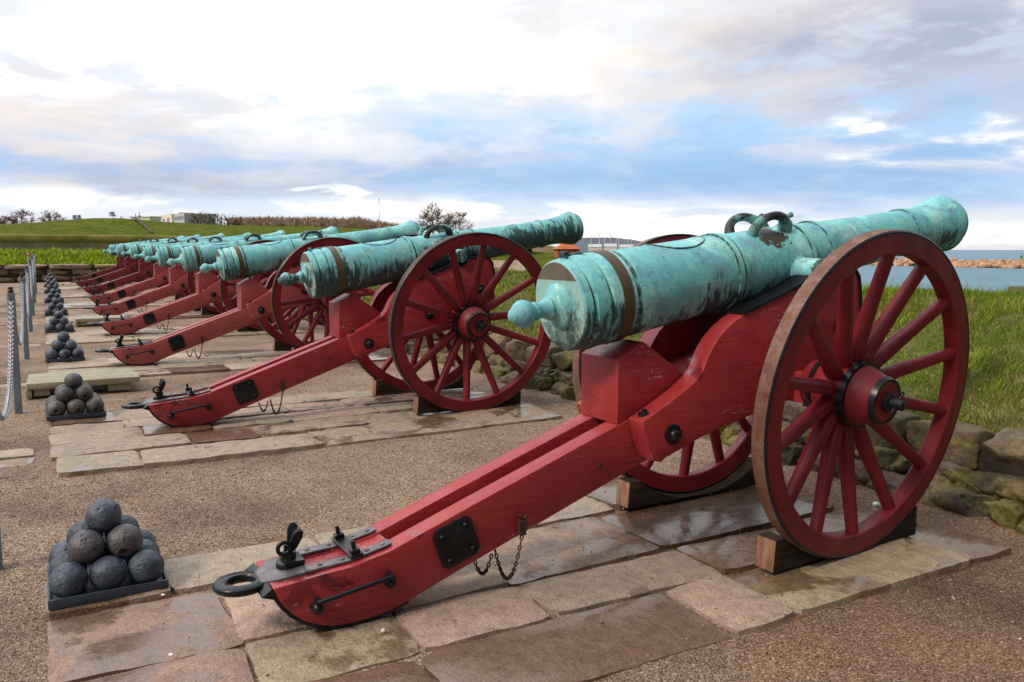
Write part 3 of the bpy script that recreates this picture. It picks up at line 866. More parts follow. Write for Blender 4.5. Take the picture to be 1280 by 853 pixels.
# where the first visible spoke of each wheel stands
PH = [(R(153), R(100)), (R(4.7 - 90 + 90), R(40))] + [(R(random.uniform(0, 25)), R(random.uniform(0, 25))) for _ in GY[2:]]
def walk(o):
    yield o
    for k in KIDS.get(o.name, []): yield from walk(k)
for i, (o, y) in enumerate(zip(cannons, GY)):
    o.location = (OX + SHX[i], y, ground_z(y) + .002); o.scale = (SCL[i],) * 3
    if i: o.rotation_euler = (0, 0, R(random.uniform(-.5, .5)))
    tag(o, LAB[i], 'cannon', 'cannons along the battery')
    wood, whl, tyre, stk, bare = LOOK[i]
    nwheel = 0
    for p in walk(o):
        b = p.name.split('.')[0]
        if b in ('wheel',):
            if i == 0 and nwheel == 0: p.rotation_euler = (R(5.8), 0, R(4.5))
            if i: p.scale = (1.04,) * 3; p.location.z += (.012 if i == 1 else .028)
            ph = PH[i][nwheel]; nwheel += 1
            kk = [s for s in KIDS[p.name] if s.name.startswith('spoke')]
            for q, s in enumerate(kk): s.rotation_euler = (0, ph + TAU * q / 14, 0)
        if b == 'barrel': p.location.z += BUP[i]; p.rotation_euler.y -= R(BEL[i])
        if b == 'barrel_strap': p.location.z += BUP[i]; p.rotation_euler.y -= R(BEL[i])
        if i > 1 and b == 'carriage_cheek': p.scale.z = 1.05
        if i > 0 and b == 'breech_block': p.scale.z = 1 + BUP[i] * 2.6; p.location.z += .656 * (1 - p.scale.z)
        if p.type != 'MESH': continue
        if b in ('wheel', 'hub', 'spoke'): p.color = (*whl, 1)
        elif b == 'tyre': p.color = (*tyre, 1)
        elif b in ('barrel', 'trunnion', 'breech_knob'): p.color = (stk, bare, 0, 1)
        else: p.color = (*wood, 1 - FADE[i])
ORD = ['first', 'second', 'third', 'fourth', 'fifth', 'sixth', 'seventh', 'eighth', 'last']

# ------------------------------------------------------------------ wheel chocks (cradles)
def chock_proto():
    x0, x1 = -.53, .50
    rr = .776
    arc = []
    for k in range(13):
        a = -R(33) + R(66) * k / 12
        arc.append((rr * math.sin(a), .775 - rr * math.cos(a)))
    poly = [(x0, 0), (x1, 0), (x1, .150), (arc[-1][0] + .02, .150)] + [(x, max(z, .004)) for x, z in arc[::-1]] + [(arc[0][0] - .02, .150), (x0 + .012, .150)]
    mb = MB().prism(poly, -.058, .058)
    # raw wood at the two sawn ends
    for fi, f in enumerate(mb.f):
        xs = [mb.v[i][0] for i in f]
        if len(f) == 4 and (max(xs) < x0 + .02 or min(xs) > x1 - .001): mb.m[fi] = 1
    return mb
chk = chock_proto().build('wheel_chock', [CHOCK, CHEND], bevel=.004)
first = True
for i, y in enumerate(GY):
    for sd in (-1, 1):
        o = chk if first else chk.copy()
        if not first: col.objects.link(o)
        first = False
        o.location = (OX + SHX[i] + 1.100 * SCL[i], y + sd * .525 * SCL[i], ground_z(y) + .004); o.scale = (SCL[i],) * 3
        o.rotation_euler = (0, 0, R(random.uniform(-1.2, 1.2)) + (0 if sd < 0 else 0))
        nm = ['the largest', 'the second'][i] if i < 2 else 'the ' + ORD[i]
        tag(o, f"dark wooden cradle chock under the {'near' if sd < 0 else 'far'} wheel of {nm} cannon", 'wheel chock', 'wooden chocks under the cannon wheels')

# ------------------------------------------------------------------ cannonball piles
BR = .0725
def ball_mesh(name, hole, var=0):
    rd = random.Random(100 + var + hole * 50)
    pits = [(Vector((rd.gauss(0, 1), rd.gauss(0, 1), rd.gauss(0, 1))).normalized(), rd.uniform(.05, .11)) for _ in range(14)]
    me = bpy.data.meshes.new(name); bm = bmesh.new()
    bmesh.ops.create_icosphere(bm, subdivisions=5, radius=BR)
    for v in bm.verts:
        n = v.co.normalized()
        d = mnoise.fractal(n * 4 + Vector((hole * 9 + var * 5, 3, 1)), .7, 2.1, 6) * .0013
        for pd, pr in pits:
            a = n.angle(pd)
            if a < pr: d -= .0050 * (1 - (a / pr) ** 2)
        v.co += n * d
        if hole:
            hd = Vector((.15, -.90, -.25)).normalized()
            a = n.angle(hd)
            if a < .24: v.co -= n * (.030 * (1 - (a / .24) ** 4))
    bm.to_mesh(me); bm.free(); me.shade_smooth(); me.materials.append(BALL)
    return me
BM = [ball_mesh('cannonball', 0), ball_mesh('cannonball_with_fuse_hole', 1), ball_mesh('cannonball', 0, 1), ball_mesh('cannonball', 0, 2)]
PX0 = .165
PILE_Y = [3.90, 8.06] + [y + .86 for y in GY[2:]]
def tray_mb():
    h_ = .225
    mb = MB()
    mb.box(-h_, h_, -h_, h_, .0, .012)
    mb.box(-h_, h_, -h_ - .001, -h_ + .010, .0, .040).box(-h_, h_, h_ - .010, h_ + .001, .0, .040)
    mb.box(-h_ - .001, -h_ + .009, -h_ + .011, h_ - .011, .0, .040).box(h_ - .009, h_ + .001, -h_ + .011, h_ - .011, .0, .040)
    return mb
tray = tray_mb().build('ball_tray', [TRAYM], bevel=.002)
rows3 = ['front', 'middle', 'back']; cols3 = ['trail-side', 'centre', 'post-side']
PN = ['the largest ball pile', 'the second ball pile'] + [f'the {o} ball pile' for o in ORD[2:]]
HOLES = {(0, 1, 1, 0), (1, 1, 0, 0), (1, 1, 1, 0), (1, 0, 1, 0), (1, 0, 2, 0), (1, 0, 0, 0), (2, 0, 1, 0), (2, 0, 2, 0)}
for pi_, py in enumerate(PILE_Y):
    gz = ground_z(py) - .024
    t = tray if pi_ == 0 else tray.copy()
    if pi_: col.objects.link(t)
    rz = R(0 if pi_ == 0 else random.uniform(-2, 2))
    t.location = (PX0, py, gz + .028); t.rotation_euler.z = rz
    tag(t, f'blue black square iron tray under {PN[pi_]}', 'tray', 'iron trays under the ball piles')
    for layer, n in enumerate((3, 2, 1)):
        for a in range(n):
            for b in range(n):
                if layer == 0 and a == 1 and b == 1: continue
                key = (pi_, layer, a, b)
                me = BM[1] if key in HOLES else BM[(0, 2, 3)[random.randrange(3)]]
                o = bpy.data.objects.new('cannonball', me); col.objects.link(o)
                q_ = random.uniform(0, 1); o.color = (1, 1, 1, 1) if pi_ != 1 or layer == 2 else (1.35 + .2 * q_, 1.02, .72, 1)
                d = BR * 2 + .0022
                p = Vector(((a - (n - 1) / 2) * d, (b - (n - 1) / 2) * d, 0)); p.rotate(Matrix.Rotation(rz, 3, 'Z'))
                o.location = (PX0 + p.x, py + p.y, gz + .028 + .012 + BR + layer * d * .7071)
                if me is not BM[1]: o.rotation_euler = (random.uniform(0, 6), random.uniform(0, 6), random.uniform(0, 6))
                else: o.rotation_euler = (random.uniform(-.2, .2), 0, random.uniform(-.4, .4))
                if layer == 2: lab = f'cannonball alone on top of {PN[pi_]}'
                elif layer == 1: lab = f"{'holed' if key in HOLES else 'pitted'} cannonball, middle layer of {PN[pi_]}, {rows3[b*2]} row, {cols3[2-a*2]}"
                else: lab = f"{'holed' if key in HOLES else 'pitted'} cannonball, bottom layer of {PN[pi_]}, {rows3[b]} row, {cols3[2-a]}"
                tag(o, lab, 'cannonball', f'cannonballs of {PN[pi_]}')

# ------------------------------------------------------------------ barrier posts and chains
PY = [4.38, 8.55, 12.85, 16.95, 21.0, 25.2, 29.4]
PHT = [1.06, 1.07, 1.08, 1.10, 1.16, 1.18, 1.22]
PXX = -.275
for i, (y, hh) in enumerate(zip(PY, PHT)):
    r_ = empty('barrier_post', (PXX, y, ground_z(y)))
    w = .032; c = .009
    pl = [(-w + c, -w), (w - c, -w), (w, -w + c), (w, w - c), (w - c, w), (-w + c, w), (-w, w - c), (-w, -w + c)]
    mb = MB()
    n = 8
    vs = [(a, b, -.05) for a, b in pl] + [(a, b, hh - .03) for a, b in pl] + [(a * .9, b * .9, hh - .018) for a, b in pl]
    fs = [tuple(range(n))[::-1], tuple(range(2 * n, 3 * n))] + [(k, (k + 1) % n, n + (k + 1) % n, n + k) for k in range(n)] + [(n + k, n + (k + 1) % n, 2 * n + (k + 1) % n, 2 * n + k) for k in range(n)]
    mb.add(vs, fs)
    s_ = mb.build('shaft', [POSTM], r_, smooth=30)
    kn = MB().lathe([(hh - .02, .012), (hh - .012, .024), (hh, .026), (hh + .010, .016), (hh + .012, .016), (hh + .020, .022), (hh + .034, .018), (hh + .040, 0)], 16, 'z')
    kn.build('cap', [IRON], r_, smooth=50)
    hk = MB()
    for sg in (-1, 1): hk.tube([(0, sg * (.03 + .018 + .016 * math.cos(TAU * k / 12)), hh - .07 + .016 * math.sin(TAU * k / 12)) for k in range(12)], .0045, 6, closed=True)
    hk.build('chain_ring', [IRON], r_, smooth=50)
    where = ['beside the largest ball pile, mostly out of frame', 'closest whole one, beside the second ball pile', 'second whole one, beside the third ball pile', 'beside the fourth ball pile', 'beside the fifth ball pile', 'beside the sixth ball pile', 'at the far end of the chain'][i]
    tag(r_, f'grey painted barrier post with black cap, {where}', 'post', 'grey posts along the barrier')
for i in range(len(PY) - 1):
    a = (PXX, PY[i] + .05, ground_z(PY[i]) + PHT[i] - .085); b = (PXX, PY[i + 1] - .05, ground_z(PY[i + 1]) + PHT[i + 1] - .085)
    sg = (.62, .60, .62, .60, .55, .5)[i]
    L_ = math.hypot(b[1] - a[1], 0) * (1 + 8 / 3 * (sg / (b[1] - a[1])) ** 2)
    big = i < 3
    o = chain_mb(sag(a, b, sg), L_, .048 if big else .07, .0054 if big else .008, n=5 if big else 4, seg=8 if big else 6).build('barrier_chain', [CHAINW], smooth=60)
    wl = ['first, running out of frame', 'second', 'third', 'fourth', 'fifth', 'last'][i]
    tag(o, f'pale galvanised chain hanging between posts, {wl} span of the barrier', 'chain', 'barrier chain spans')

# ------------------------------------------------------------------ ground
def grid(name, xs, ys, zf, mat, smooth=True):
    X, Y = np.meshgrid(xs, ys, indexing='ij')
    Z = np.vectorize(zf)(X, Y)
    v = np.stack([X, Y, Z], -1).reshape(-1, 3)
    n, m = len(xs), len(ys)
    idx = np.arange(n * m).reshape(n, m)
    f = np.stack([idx[:-1, :-1], idx[1:, :-1], idx[1:, 1:], idx[:-1, 1:]], -1).reshape(-1, 4)
    return np_mesh(name, v, f, mat, smooth)
def gz_f(x, y):
    b = 0.0 if y > 14 else .010 * mnoise.noise(Vector((x * 1.3, y * 1.3, 0))) + .005 * mnoise.noise(Vector((x * 4, y * 4, 5)))
    f = 0.0
    for (a, b2, c, d) in ((-.04, 4.03, 2.25, 4.05), (-.01, 3.9, 6.0, 8.12)):
        if a < x < b2 and c < y < d: f = 1.0
    lump = .010 * mnoise.noise(Vector((x * .6, y * .6, 11))) if y < 14 else 0
    return ground_z(y) + b * (1 - f * .6) - .034 + f * .004 + lump * (1 - f)
g = grid('gravel_ground', np.concatenate([np.linspace(-60, -3, 20), np.arange(-2.8, 5.2, .1)]), np.concatenate([np.linspace(-30, -1, 12), np.arange(-.9, 14, .1), np.linspace(14.2, 38.4, 50)]), gz_f, GRAVEL)
tag(g, 'brown gravel yard in front of the cannons', None, None, 'structure')

# ---- stone strips (flagstones)
TINTS = {'grey': (.365, .315, .240, .42), 'pale': (.42, .365, .280, .3), 'pink': (.42, .310, .245, .3), 'pinkw': (.36, .245, .185, .60), 'brown': (.28, .195, .130, .88), 'dark': (.15, .102, .076, 1.02), 'yellow': (.375, .310, .215, .55), 'ochre': (.38, .25, .145, .55)}
def slabs(name, rows, z0, top, label, seed=0, jit=.016, tilt=.007, rot=0.0):
    rd = random.Random(seed)
    V, F, C = [], [], []
    for (ya, yb, xs, tints) in rows:
        for k in range(len(xs) - 1):
            x0, x1 = xs[k] + .005, xs[k + 1] - .005
            y0, y1 = ya + .004, yb - .004
            if x1 - x0 < .05: continue
            tn = TINTS[tints[k % len(tints)]]
            tn = (tn[0] * .68 + .35 * .32, tn[1] * .68 + .278 * .32, tn[2] * .68 + .205 * .32, tn[3])
            q = rd.uniform(.9, 1.1); tn = (tn[0] * q, tn[1] * q * rd.uniform(.97, 1.03), tn[2] * q, tn[3])
            nx, ny = max(3, int((x1 - x0) / .06)), max(3, int((y1 - y0) / .06))
            j = [(rd.uniform(-jit, jit), rd.uniform(-jit, jit)) for _ in range(4)]
            dz = rd.uniform(-.008, .006); tx, ty = rd.uniform(-tilt, tilt), rd.uniform(-tilt, tilt)
            base = len(V); ids = {}
            sd = rd.uniform(0, 100)
            for a in range(nx + 1):
                for b in range(ny + 1):
                    u, v = a / nx, b / ny
                    jx = (j[0][0] * (1 - u) * (1 - v) + j[1][0] * u * (1 - v) + j[2][0] * u * v + j[3][0] * (1 - u) * v)
                    jy = (j[0][1] * (1 - u) * (1 - v) + j[1][1] * u * (1 - v) + j[2][1] * u * v + j[3][1] * (1 - u) * v)
                    ex = min(u * (x1 - x0), (1 - u) * (x1 - x0)); ey = min(v * (y1 - y0), (1 - v) * (y1 - y0))
                    e = min(ex, ey)
                    x = x0 + (x1 - x0) * u + jx; y = y0 + (y1 - y0) * v + jy
                    wob = .010 * mnoise.noise(Vector((x * 7, y * 7, sd))) + .006 * mnoise.noise(Vector((x * 19, y * 19, sd)))
                    if (a in (0, nx)) and (b in (0, ny)):
                        x += (.010 if a == 0 else -.010); y += (.010 if b == 0 else -.010)
                    if e < 1e-6:
                        x += wob; y += .010 * mnoise.noise(Vector((x * 7, y * 7, sd + 40))) + .006 * mnoise.noise(Vector((x * 19, y * 19, sd + 40)))
                    z = top + dz + tx * (u - .5) * 2 + ty * (v - .5) * 2 + .005 * mnoise.noise(Vector((x * 5, y * 5, sd))) + .0025 * mnoise.noise(Vector((x * 16, y * 16, sd)))
                    if e < 1e-6: z -= .007 + .008 * abs(mnoise.noise(Vector((x * 12, y * 12, sd + 9))))
                    ids[a, b] = len(V); V.append((x, y, z0 + z)); C.append(tn)
            ring = [(a, 0) for a in range(nx + 1)] + [(nx, b) for b in range(1, ny + 1)] + [(a, ny) for a in range(nx - 1, -1, -1)] + [(0, b) for b in range(ny - 1, 0, -1)]
            for a in range(nx):
                for b in range(ny): F.append((ids[a, b], ids[a + 1, b], ids[a + 1, b + 1], ids[a, b + 1]))
            low = []
            for r_ in ring:
                x, y, z = V[ids[r_]]; low.append(len(V)); V.append((x, y, z0 - .06)); C.append(tn)
            for k2 in range(len(ring)):
                k3 = (k2 + 1) % len(ring)
                F.append((ids[ring[k2]], low[k2], low[k3], ids[ring[k3]]))
    o = np_mesh(name, np.array(V), np.array(F), FLAG, False, np.array(C))
    o.data.shade_smooth(); o.data.set_sharp_from_angle(angle=R(38))
    tag(o, label, None, None, 'structure')
    return o
rows1 = [(2.21, 2.65, [-.08, .56, 1.08, 2.24, 2.58, 3.76, 4.06], ['pinkw', 'brown', 'brown', 'pink', 'yellow', 'brown']),
         (2.67, 3.03, [-.08, .56, 1.14, 1.72, 2.62, 3.36, 4.05], ['pinkw', 'yellow', 'pink', 'grey', 'brown', 'dark']),
         (3.05, 3.63, [-.08, .575, 1.02, 1.71, 2.57, 3.86], ['pinkw', 'pink', 'grey', 'pinkw', 'dark']),
         (3.65, 4.09, [-.07, .40, 1.12, 1.95, 2.75, 3.95], ['pinkw', 'pale', 'grey', 'grey', 'dark'])]
slabs('stone_path', rows1, 0, -.003, 'worn granite slabs under the largest cannon', 3)
rows2 = [(5.96, 6.46, [-.02, .52, 1.76, 3.9], ['grey', 'grey', 'yellow']),
         (6.48, 6.91, [-.03, .9, 1.42, 2.3, 2.75, 3.95], ['grey', 'brown', 'yellow', 'yellow', 'yellow']),
         (6.93, 7.31, [-.04, .62, 1.12, 1.78, 2.55, 2.95, 3.9], ['grey', 'brown', 'pale', 'pink', 'grey', 'brown']),
         (7.33, 7.70, [-.03, .51, 1.15, 1.85, 2.4, 3.2, 3.9], ['pink', 'pale', 'grey', 'pinkw', 'pinkw', 'brown']),
         (7.72, 8.16, [-.03, .45, 1.2, 2.1, 2.9, 3.9], ['brown', 'grey', 'pink', 'grey', 'brown'])]
slabs('stone_path', rows2, ground_z(7), -.002, 'damp granite slabs under the second cannon', 5)
def rows_gen(y0, y1, seed):
    rd = random.Random(seed); out = []
    n = 4; ys = [y0 + (y1 - y0) * k / n for k in range(n + 1)]
    for k in range(n):
        xs = [-.04]
        while xs[-1] < 3.5: xs.append(xs[-1] + rd.uniform(.55, 1.3))
        xs[-1] = 3.95
        out.append((ys[k], ys[k + 1] - .015, xs, [rd.choice(['pale', 'grey', 'grey', 'pink', 'yellow', 'brown']) for _ in xs]))
    return out
for i in range(2, 9):
    slabs('stone_path', rows_gen(GY[i] - 1.02, GY[i] + .98, 20 + i), ground_z(GY[i]), .0, f'granite slabs under the {ORD[i]} cannon', 40 + i)
# narrow kerb slabs between the post line and the piles
for i in range(0, 7):
    y = GY[i] + (2.9 if i == 0 else 2.95) + (0.0)
    slabs('stone_path', [(y - .02 + .17, y + .38, [-1.9, -1.2, -.72, -.12], ['pale', 'grey', 'pale'])] if i else [(6.42, 6.68, [-1.3, -.75, -.14], ['pale', 'pinkw']), (6.70, 7.02, [-1.3, -.6, -.14], ['grey', 'pale'])], ground_z(y), -.020, f'pale stone kerb slabs outside the posts near the {ORD[i+1]} cannon', 70 + i)

# ---- raised timber-grey slabs in front of some piles
def raised(y0, y1, x0, x1, label):
    mb = MB()
    z = ground_z(y0)
    n = 3; w = (x1 - x0)
    mb.box(x0, x1, y0, y0 + (y1 - y0) * .49, z + .065, z + .125).box(x0 + .01, x1 - .02, y0 + (y1 - y0) * .51, y1, z + .062, z + .122)
    mb.box(x0 + .06, x0 + .20, y0 + .03, y1 - .03, z - .01, z + .0645).box(x1 - .30, x1 - .08, y0 + .03, y1 - .03, z - .01, z + .0615)
    mb.box(x0 - .01, x0 + .045, y0 + .02, y1, z - .02, z + .06)
    o = mb.build('raised_slab', [SLABM], bevel=.006)
    tag(o, label, 'slab', 'raised slabs between the piles')
def m_slab(h):
    p = h.geo('Position')
    n = h.noise(h.vmath('MULTIPLY', p, (2, 14, 8)), 1.5, 6, .7)
    c = h.ramp(n, [(.3, (.20, .175, .10)), (.55, (.34, .31, .20)), (.75, (.43, .41, .31))])
    c = h.mix(h.math('MULTIPLY', h.step(h.noise(p, 6, 5, .7), .55, .68), .6), c, (.13, .12, .05))
    return {'Base Color': c, 'Roughness': .7, 'Normal': h.bump(n, .5, .01)}
SLABM = material('weathered_slab', m_slab)
raised(9.28, 10.05, -.22, .80, 'weathered raised slab just behind the second ball pile')
raised(17.5, 18.2, .45, 1.3, 'weathered raised slab between the fourth and fifth cannons')

# ---- loose pebbles
def pebbles(n, box, dens, zoff=.0, smin=.0022, smax=.0085):
    x = rng.uniform(box[0], box[1], n); y = box[2] + (box[3] - box[2]) * rng.uniform(0, 1, n) ** dens
    s = smin + (smax - smin) * rng.uniform(0, 1, n) ** 5
    on = np.zeros(n, bool)
    for (a, b, c, d) in ((-.1, 4.08, 2.19, 4.1), (-.06, 3.96, 5.95, 8.18)):
        on |= (x > a) & (x < b) & (y > c) & (y < d)
    keep = ~on | (rng.uniform(0, 1, n) < .06)
    x, y, s, on = x[keep], y[keep], s[keep], on[keep]; n = len(x)
    z = np.array([gz_f(a, b) for a, b in zip(x, y)]) + s * .25; z[on] = .004
    cube = np.array([(1, 0, 0), (-1, 0, 0), (0, 1, 0), (0, -1, 0), (0, 0, 1), (0, 0, -1)], float)
    fc = np.array([(0, 2, 4), (2, 1, 4), (1, 3, 4), (3, 0, 4), (2, 0, 5), (1, 2, 5), (3, 1, 5), (0, 3, 5)])
    th = rng.uniform(0, TAU, n)
    sx = s * rng.uniform(.7, 1.4, n); sy = s * rng.uniform(.7, 1.2, n); sz = s * rng.uniform(.5, .9, n)
    P = cube[None] * np.stack([sx, sy, sz], -1)[:, None]
    P = P + rng.uniform(-.15, .15, P.shape) * s[:, None, None]
    c, q = np.cos(th)[:, None], np.sin(th)[:, None]
    P = np.stack([P[..., 0] * c - P[..., 1] * q, P[..., 0] * q + P[..., 1] * c, P[..., 2]], -1) + np.stack([x, y, z], -1)[:, None]
    F = (fc[None] + 6 * np.arange(n)[:, None, None]).reshape(-1, 3)
    pal = np.array([(.17, .11, .075), (.26, .18, .125), (.34, .25, .18), (.20, .15, .12), (.42, .34, .27), (.12, .085, .065), (.58, .53, .46)])
    ci = rng.choice(len(pal), n, p=[.24, .27, .19, .13, .09, .06, .02])
    C = np.concatenate([pal[ci] * rng.uniform(.8, 1.2, (n, 1)), np.ones((n, 1))], 1)
    return P.reshape(-1, 3), F, np.repeat(C, 6, 0)
V1, F1, C1 = pebbles(60000, (-1.6, 4.6, 1.3, 6.2), 1.0)
V2, F2, C2 = pebbles(16000, (-1.6, 4.6, 6.0, 12), 1.3, smax=.011)
o = np_mesh('loose_gravel', np.concatenate([V1, V2]), np.concatenate([F1, F2 + len(V1)]), PEB, False, np.concatenate([C1, C2]))
tag(o, 'loose gravel stones lying on the yard', None, None, 'stuff')
lv, lf, lc = [], [], []
for k in range(260):
    x, y = rng.uniform(-1.2, 4.5), rng.uniform(1.5, 9)
    if rng.uniform() < .4: y = rng.choice([2.18, 4.12, 5.9]) + rng.normal(0, .04)
    z = (.006 if (2.2 < y < 4.1 or 5.95 < y < 8.15) and x < 4 else gz_f(x, y) + .006); a = rng.uniform(0, TAU); L = rng.uniform(.006, .016); w_ = L * rng.uniform(.3, .6)
    d_ = Vector((math.cos(a), math.sin(a), rng.uniform(-.1, .3))); n_ = Vector((-math.sin(a), math.cos(a), rng.uniform(-.2, .2))); c_ = Vector((x, y, z))
    b_ = len(lv); lv += [c_ - d_ * L, c_ + n_ * w_ + Vector((0, 0, .003)), c_ + d_ * L, c_ - n_ * w_]; lf.append((b_, b_ + 1, b_ + 2, b_ + 3))
    t_ = [(.22, .13, .05), (.12, .07, .035), (.33, .25, .07), (.55, .5, .42)][rng.choice(4, p=[.4, .35, .13, .12])]; lc += [(*t_, 1)] * 4
o = np_mesh('leaf_litter', np.array([tuple(v) for v in lv]), np.array(lf), PEB, False, np.array(lc))
tag(o, 'scraps of dead leaves scattered on the yard', None, None, 'stuff')
# a handful of larger pale pebbles that show up one by one
for (x, y, s, lab) in ((4.10, 3.0, .022, 'white rounded pebble lying behind the largest wheel'), (.32, 3.05, .008, 'white pebble on the pink slab in front of the largest pile'), (.36, 3.62, .007, 'small white pebble at the corner of the largest ball tray'), (1.05, 2.86, .009, 'small pinkish pebble under the trail of the largest cannon')):
    bm = bmesh.new(); bmesh.ops.create_icosphere(bm, subdivisions=3, radius=1)
    for v in bm.verts: v.co = Vector((v.co.x * 1.3, v.co.y * .9, v.co.z * .7)) * s * (1 + .15 * mnoise.noise(v.co * 1.5 + Vector((x, y, 0))))
    me = bpy.data.meshes.new('pebble'); bm.to_mesh(me); bm.free(); me.shade_smooth(); me.materials.append(WHITEP if 'white' in lab else OLDBR)
    o = bpy.data.objects.new('pebble', me); col.objects.link(o); o.location = (x, y, s * .5 if x < 4 else -.01); o.rotation_euler.z = x * 7
    tag(o, lab, 'pebble')

# ------------------------------------------------------------------ rubble retaining wall
def rock(V, F, C, c, s, seed, tint, n=5, amp=.10, sq=.55):
    base = len(V); ids = {}
    rd = random.Random(seed); off = Vector((rd.uniform(0, 50), rd.uniform(0, 50), rd.uniform(0, 50)))
    rot = Matrix.Rotation(rd.uniform(-.10, .10), 3, 'Z') @ Matrix.Rotation(rd.uniform(-.08, .08), 3, 'X')
    cuts = [(Vector((rd.gauss(0, 1), rd.gauss(0, 1), rd.gauss(0, 1))).normalized(), rd.uniform(.84, 1.14)) for _ in range(7)]
    def vert(i, j, k):
        key = (i, j, k)
        if key in ids: return ids[key]
        p = Vector((i / n * 2 - 1, j / n * 2 - 1, k / n * 2 - 1))
        sp = p.normalized()
        q = p * sq + sp * (1 - sq) * 1.18
        for nn_, dd_ in cuts:
            e = q.dot(nn_) - dd_
            if e > 0: q = q - nn_ * e
        d = 1 + amp * mnoise.noise(sp * 1.4 + off) + amp * .55 * mnoise.noise(sp * 3.6 + off) + amp * .3 * mnoise.noise(sp * 8 + off)
        q = rot @ Vector((q.x * s[0] * d, q.y * s[1] * d, q.z * s[2] * d))
        ids[key] = len(V); V.append((c[0] + q.x, c[1] + q.y, c[2] + q.z)); C.append(tint)
        return ids[key]
    for a in range(n):
        for b in range(n):
            for (f0) in range(6):
                def P(u, v):
                    return [(0, u, v), (n, v, u), (u, n, v), (v, 0, u), (u, v, 0)[::1], (v, u, n)][f0]
                F.append((vert(*P(a, b)), vert(*P(a, b + 1)), vert(*P(a + 1, b + 1)), vert(*P(a + 1, b))))
RT = [(.13, .095, .070), (.18, .135, .098), (.10, .082, .062), (.19, .145, .080), (.155, .115, .092), (.22, .17, .11), (.16, .14, .062)]
def wall_course(y0, y1, x, z0, z1, lmin, lmax, seed, depth=.22, moss=.5, n=6, jx=.03, amp=.10, sq=.6, along='y', flat=None):
    rd = random.Random(seed); V, F, C = [], [], []
    y = y0
    while y < y1:
        L = rd.uniform(lmin, lmax); h_ = (z1 - z0) * rd.uniform(.86, 1.08)
        t = rd.choice(RT); q = rd.uniform(.8, 1.2)
        px_ = x + rd.uniform(-jx, jx)
        gz = ground_z(y)
        cc = (px_ + depth / 2, y + L / 2, gz + z0 + (z1 - z0) / 2) if along == 'y' else (y + L / 2, px_ + depth / 2, z0 + (z1 - z0) / 2)
        ss = (depth / 2, L / 2 * .97, h_ / 2) if along == 'y' else (L / 2 * .97, depth / 2, h_ / 2)
        rock(V, F, C, cc, ss, rd.random(), (t[0] * q, t[1] * q, t[2] * q, rd.uniform(0, 1) * moss * 2), n, amp, sq)
        y += L + rd.uniform(.0, .015)
    return V, F, C
def rockmesh(name, parts, parent=None, mul=1.0):
    V, F, C = [], [], []
    for v, f, c in parts:
        b = len(V); V += v; F += [tuple(i + b for i in q) for q in f]; C += c
    C = np.array(C); C[:, :3] *= mul
    o = np_mesh(name, np.array(V), np.array(F), ROCK, True, np.clip(C, 0, 1))
    if parent: setparent(o, parent)
    return o
wall = empty('retaining_wall', (4.75, 15, 0))
WO = (4.75, 15, 0)
def local(o, loc=WO):
    o.location = (-loc[0], -loc[1], -loc[2]); return o
cop = wall_course(.6, 13, 4.66, .165, .405, .34, .80, 11, .36, .5, 12, .030, .10, .84)
cop2 = wall_course(13, 37.8, 4.66, .175, .395, .5, .95, 12, .34, .3, 5, .03, .08, .84)
local(rockmesh('coping_stones', [cop, cop2], wall))
rub = [wall_course(.6, 13, 4.585, -.06, .185, .12, .34, 21, .34, .9, 12, .035, .15, .88), wall_course(.6, 13, 4.58, .06, .175, .08, .22, 22, .32, .9, 8, .03, .20, .74),
       wall_course(1.0, 13, 4.43, -.10, .085, .14, .42, 23, .26, 1.0, 12, .05, .20, .82), wall_course(13, 37.8, 4.58, -.03, .185, .25, .5, 24, .30, .6, 5, .05, .16, .7)]
local(rockmesh('rubble', rub, wall, .82))
bk = MB().box(4.72, 5.1, .5, 37.8, -.05, .33)
local(bk.build('earth_fill', [EARTH], wall))
tag(wall, 'low mossy rubble stone wall behind the cannon wheels, holding the grass bank', 'wall')
# end wall
endw = empty('end_wall', (-4, 38.0, .13))
EO = (-4, 38.0, .13)
ew = [wall_course(-22, 5.2, 37.9, .13 - .03, .13 + .25, .5, 1.3, 31, .4, .3, 4, .03, .06, .8, 'x'), wall_course(-22, 5.2, 37.9, .13 + .25, .13 + .50, .4, 1.1, 32, .4, .3, 4, .03, .06, .8, 'x')]
local(rockmesh('wall_stones', ew, endw, 1.7), EO)
local(rockmesh('coping_stones', [wall_course(-22, 5.2, 37.86, .13 + .50, .13 + .665, .9, 1.7, 33, .44, .15, 4, .02, .04, .88, 'x')], endw, 2.3), EO)
local(MB().box(-22, 5.2, 37.97, 38.5, .0, .775).build('earth_fill', [EARTH], endw), EO)
tag(endw, 'low grey stone wall closing the far end of the yard', 'wall')

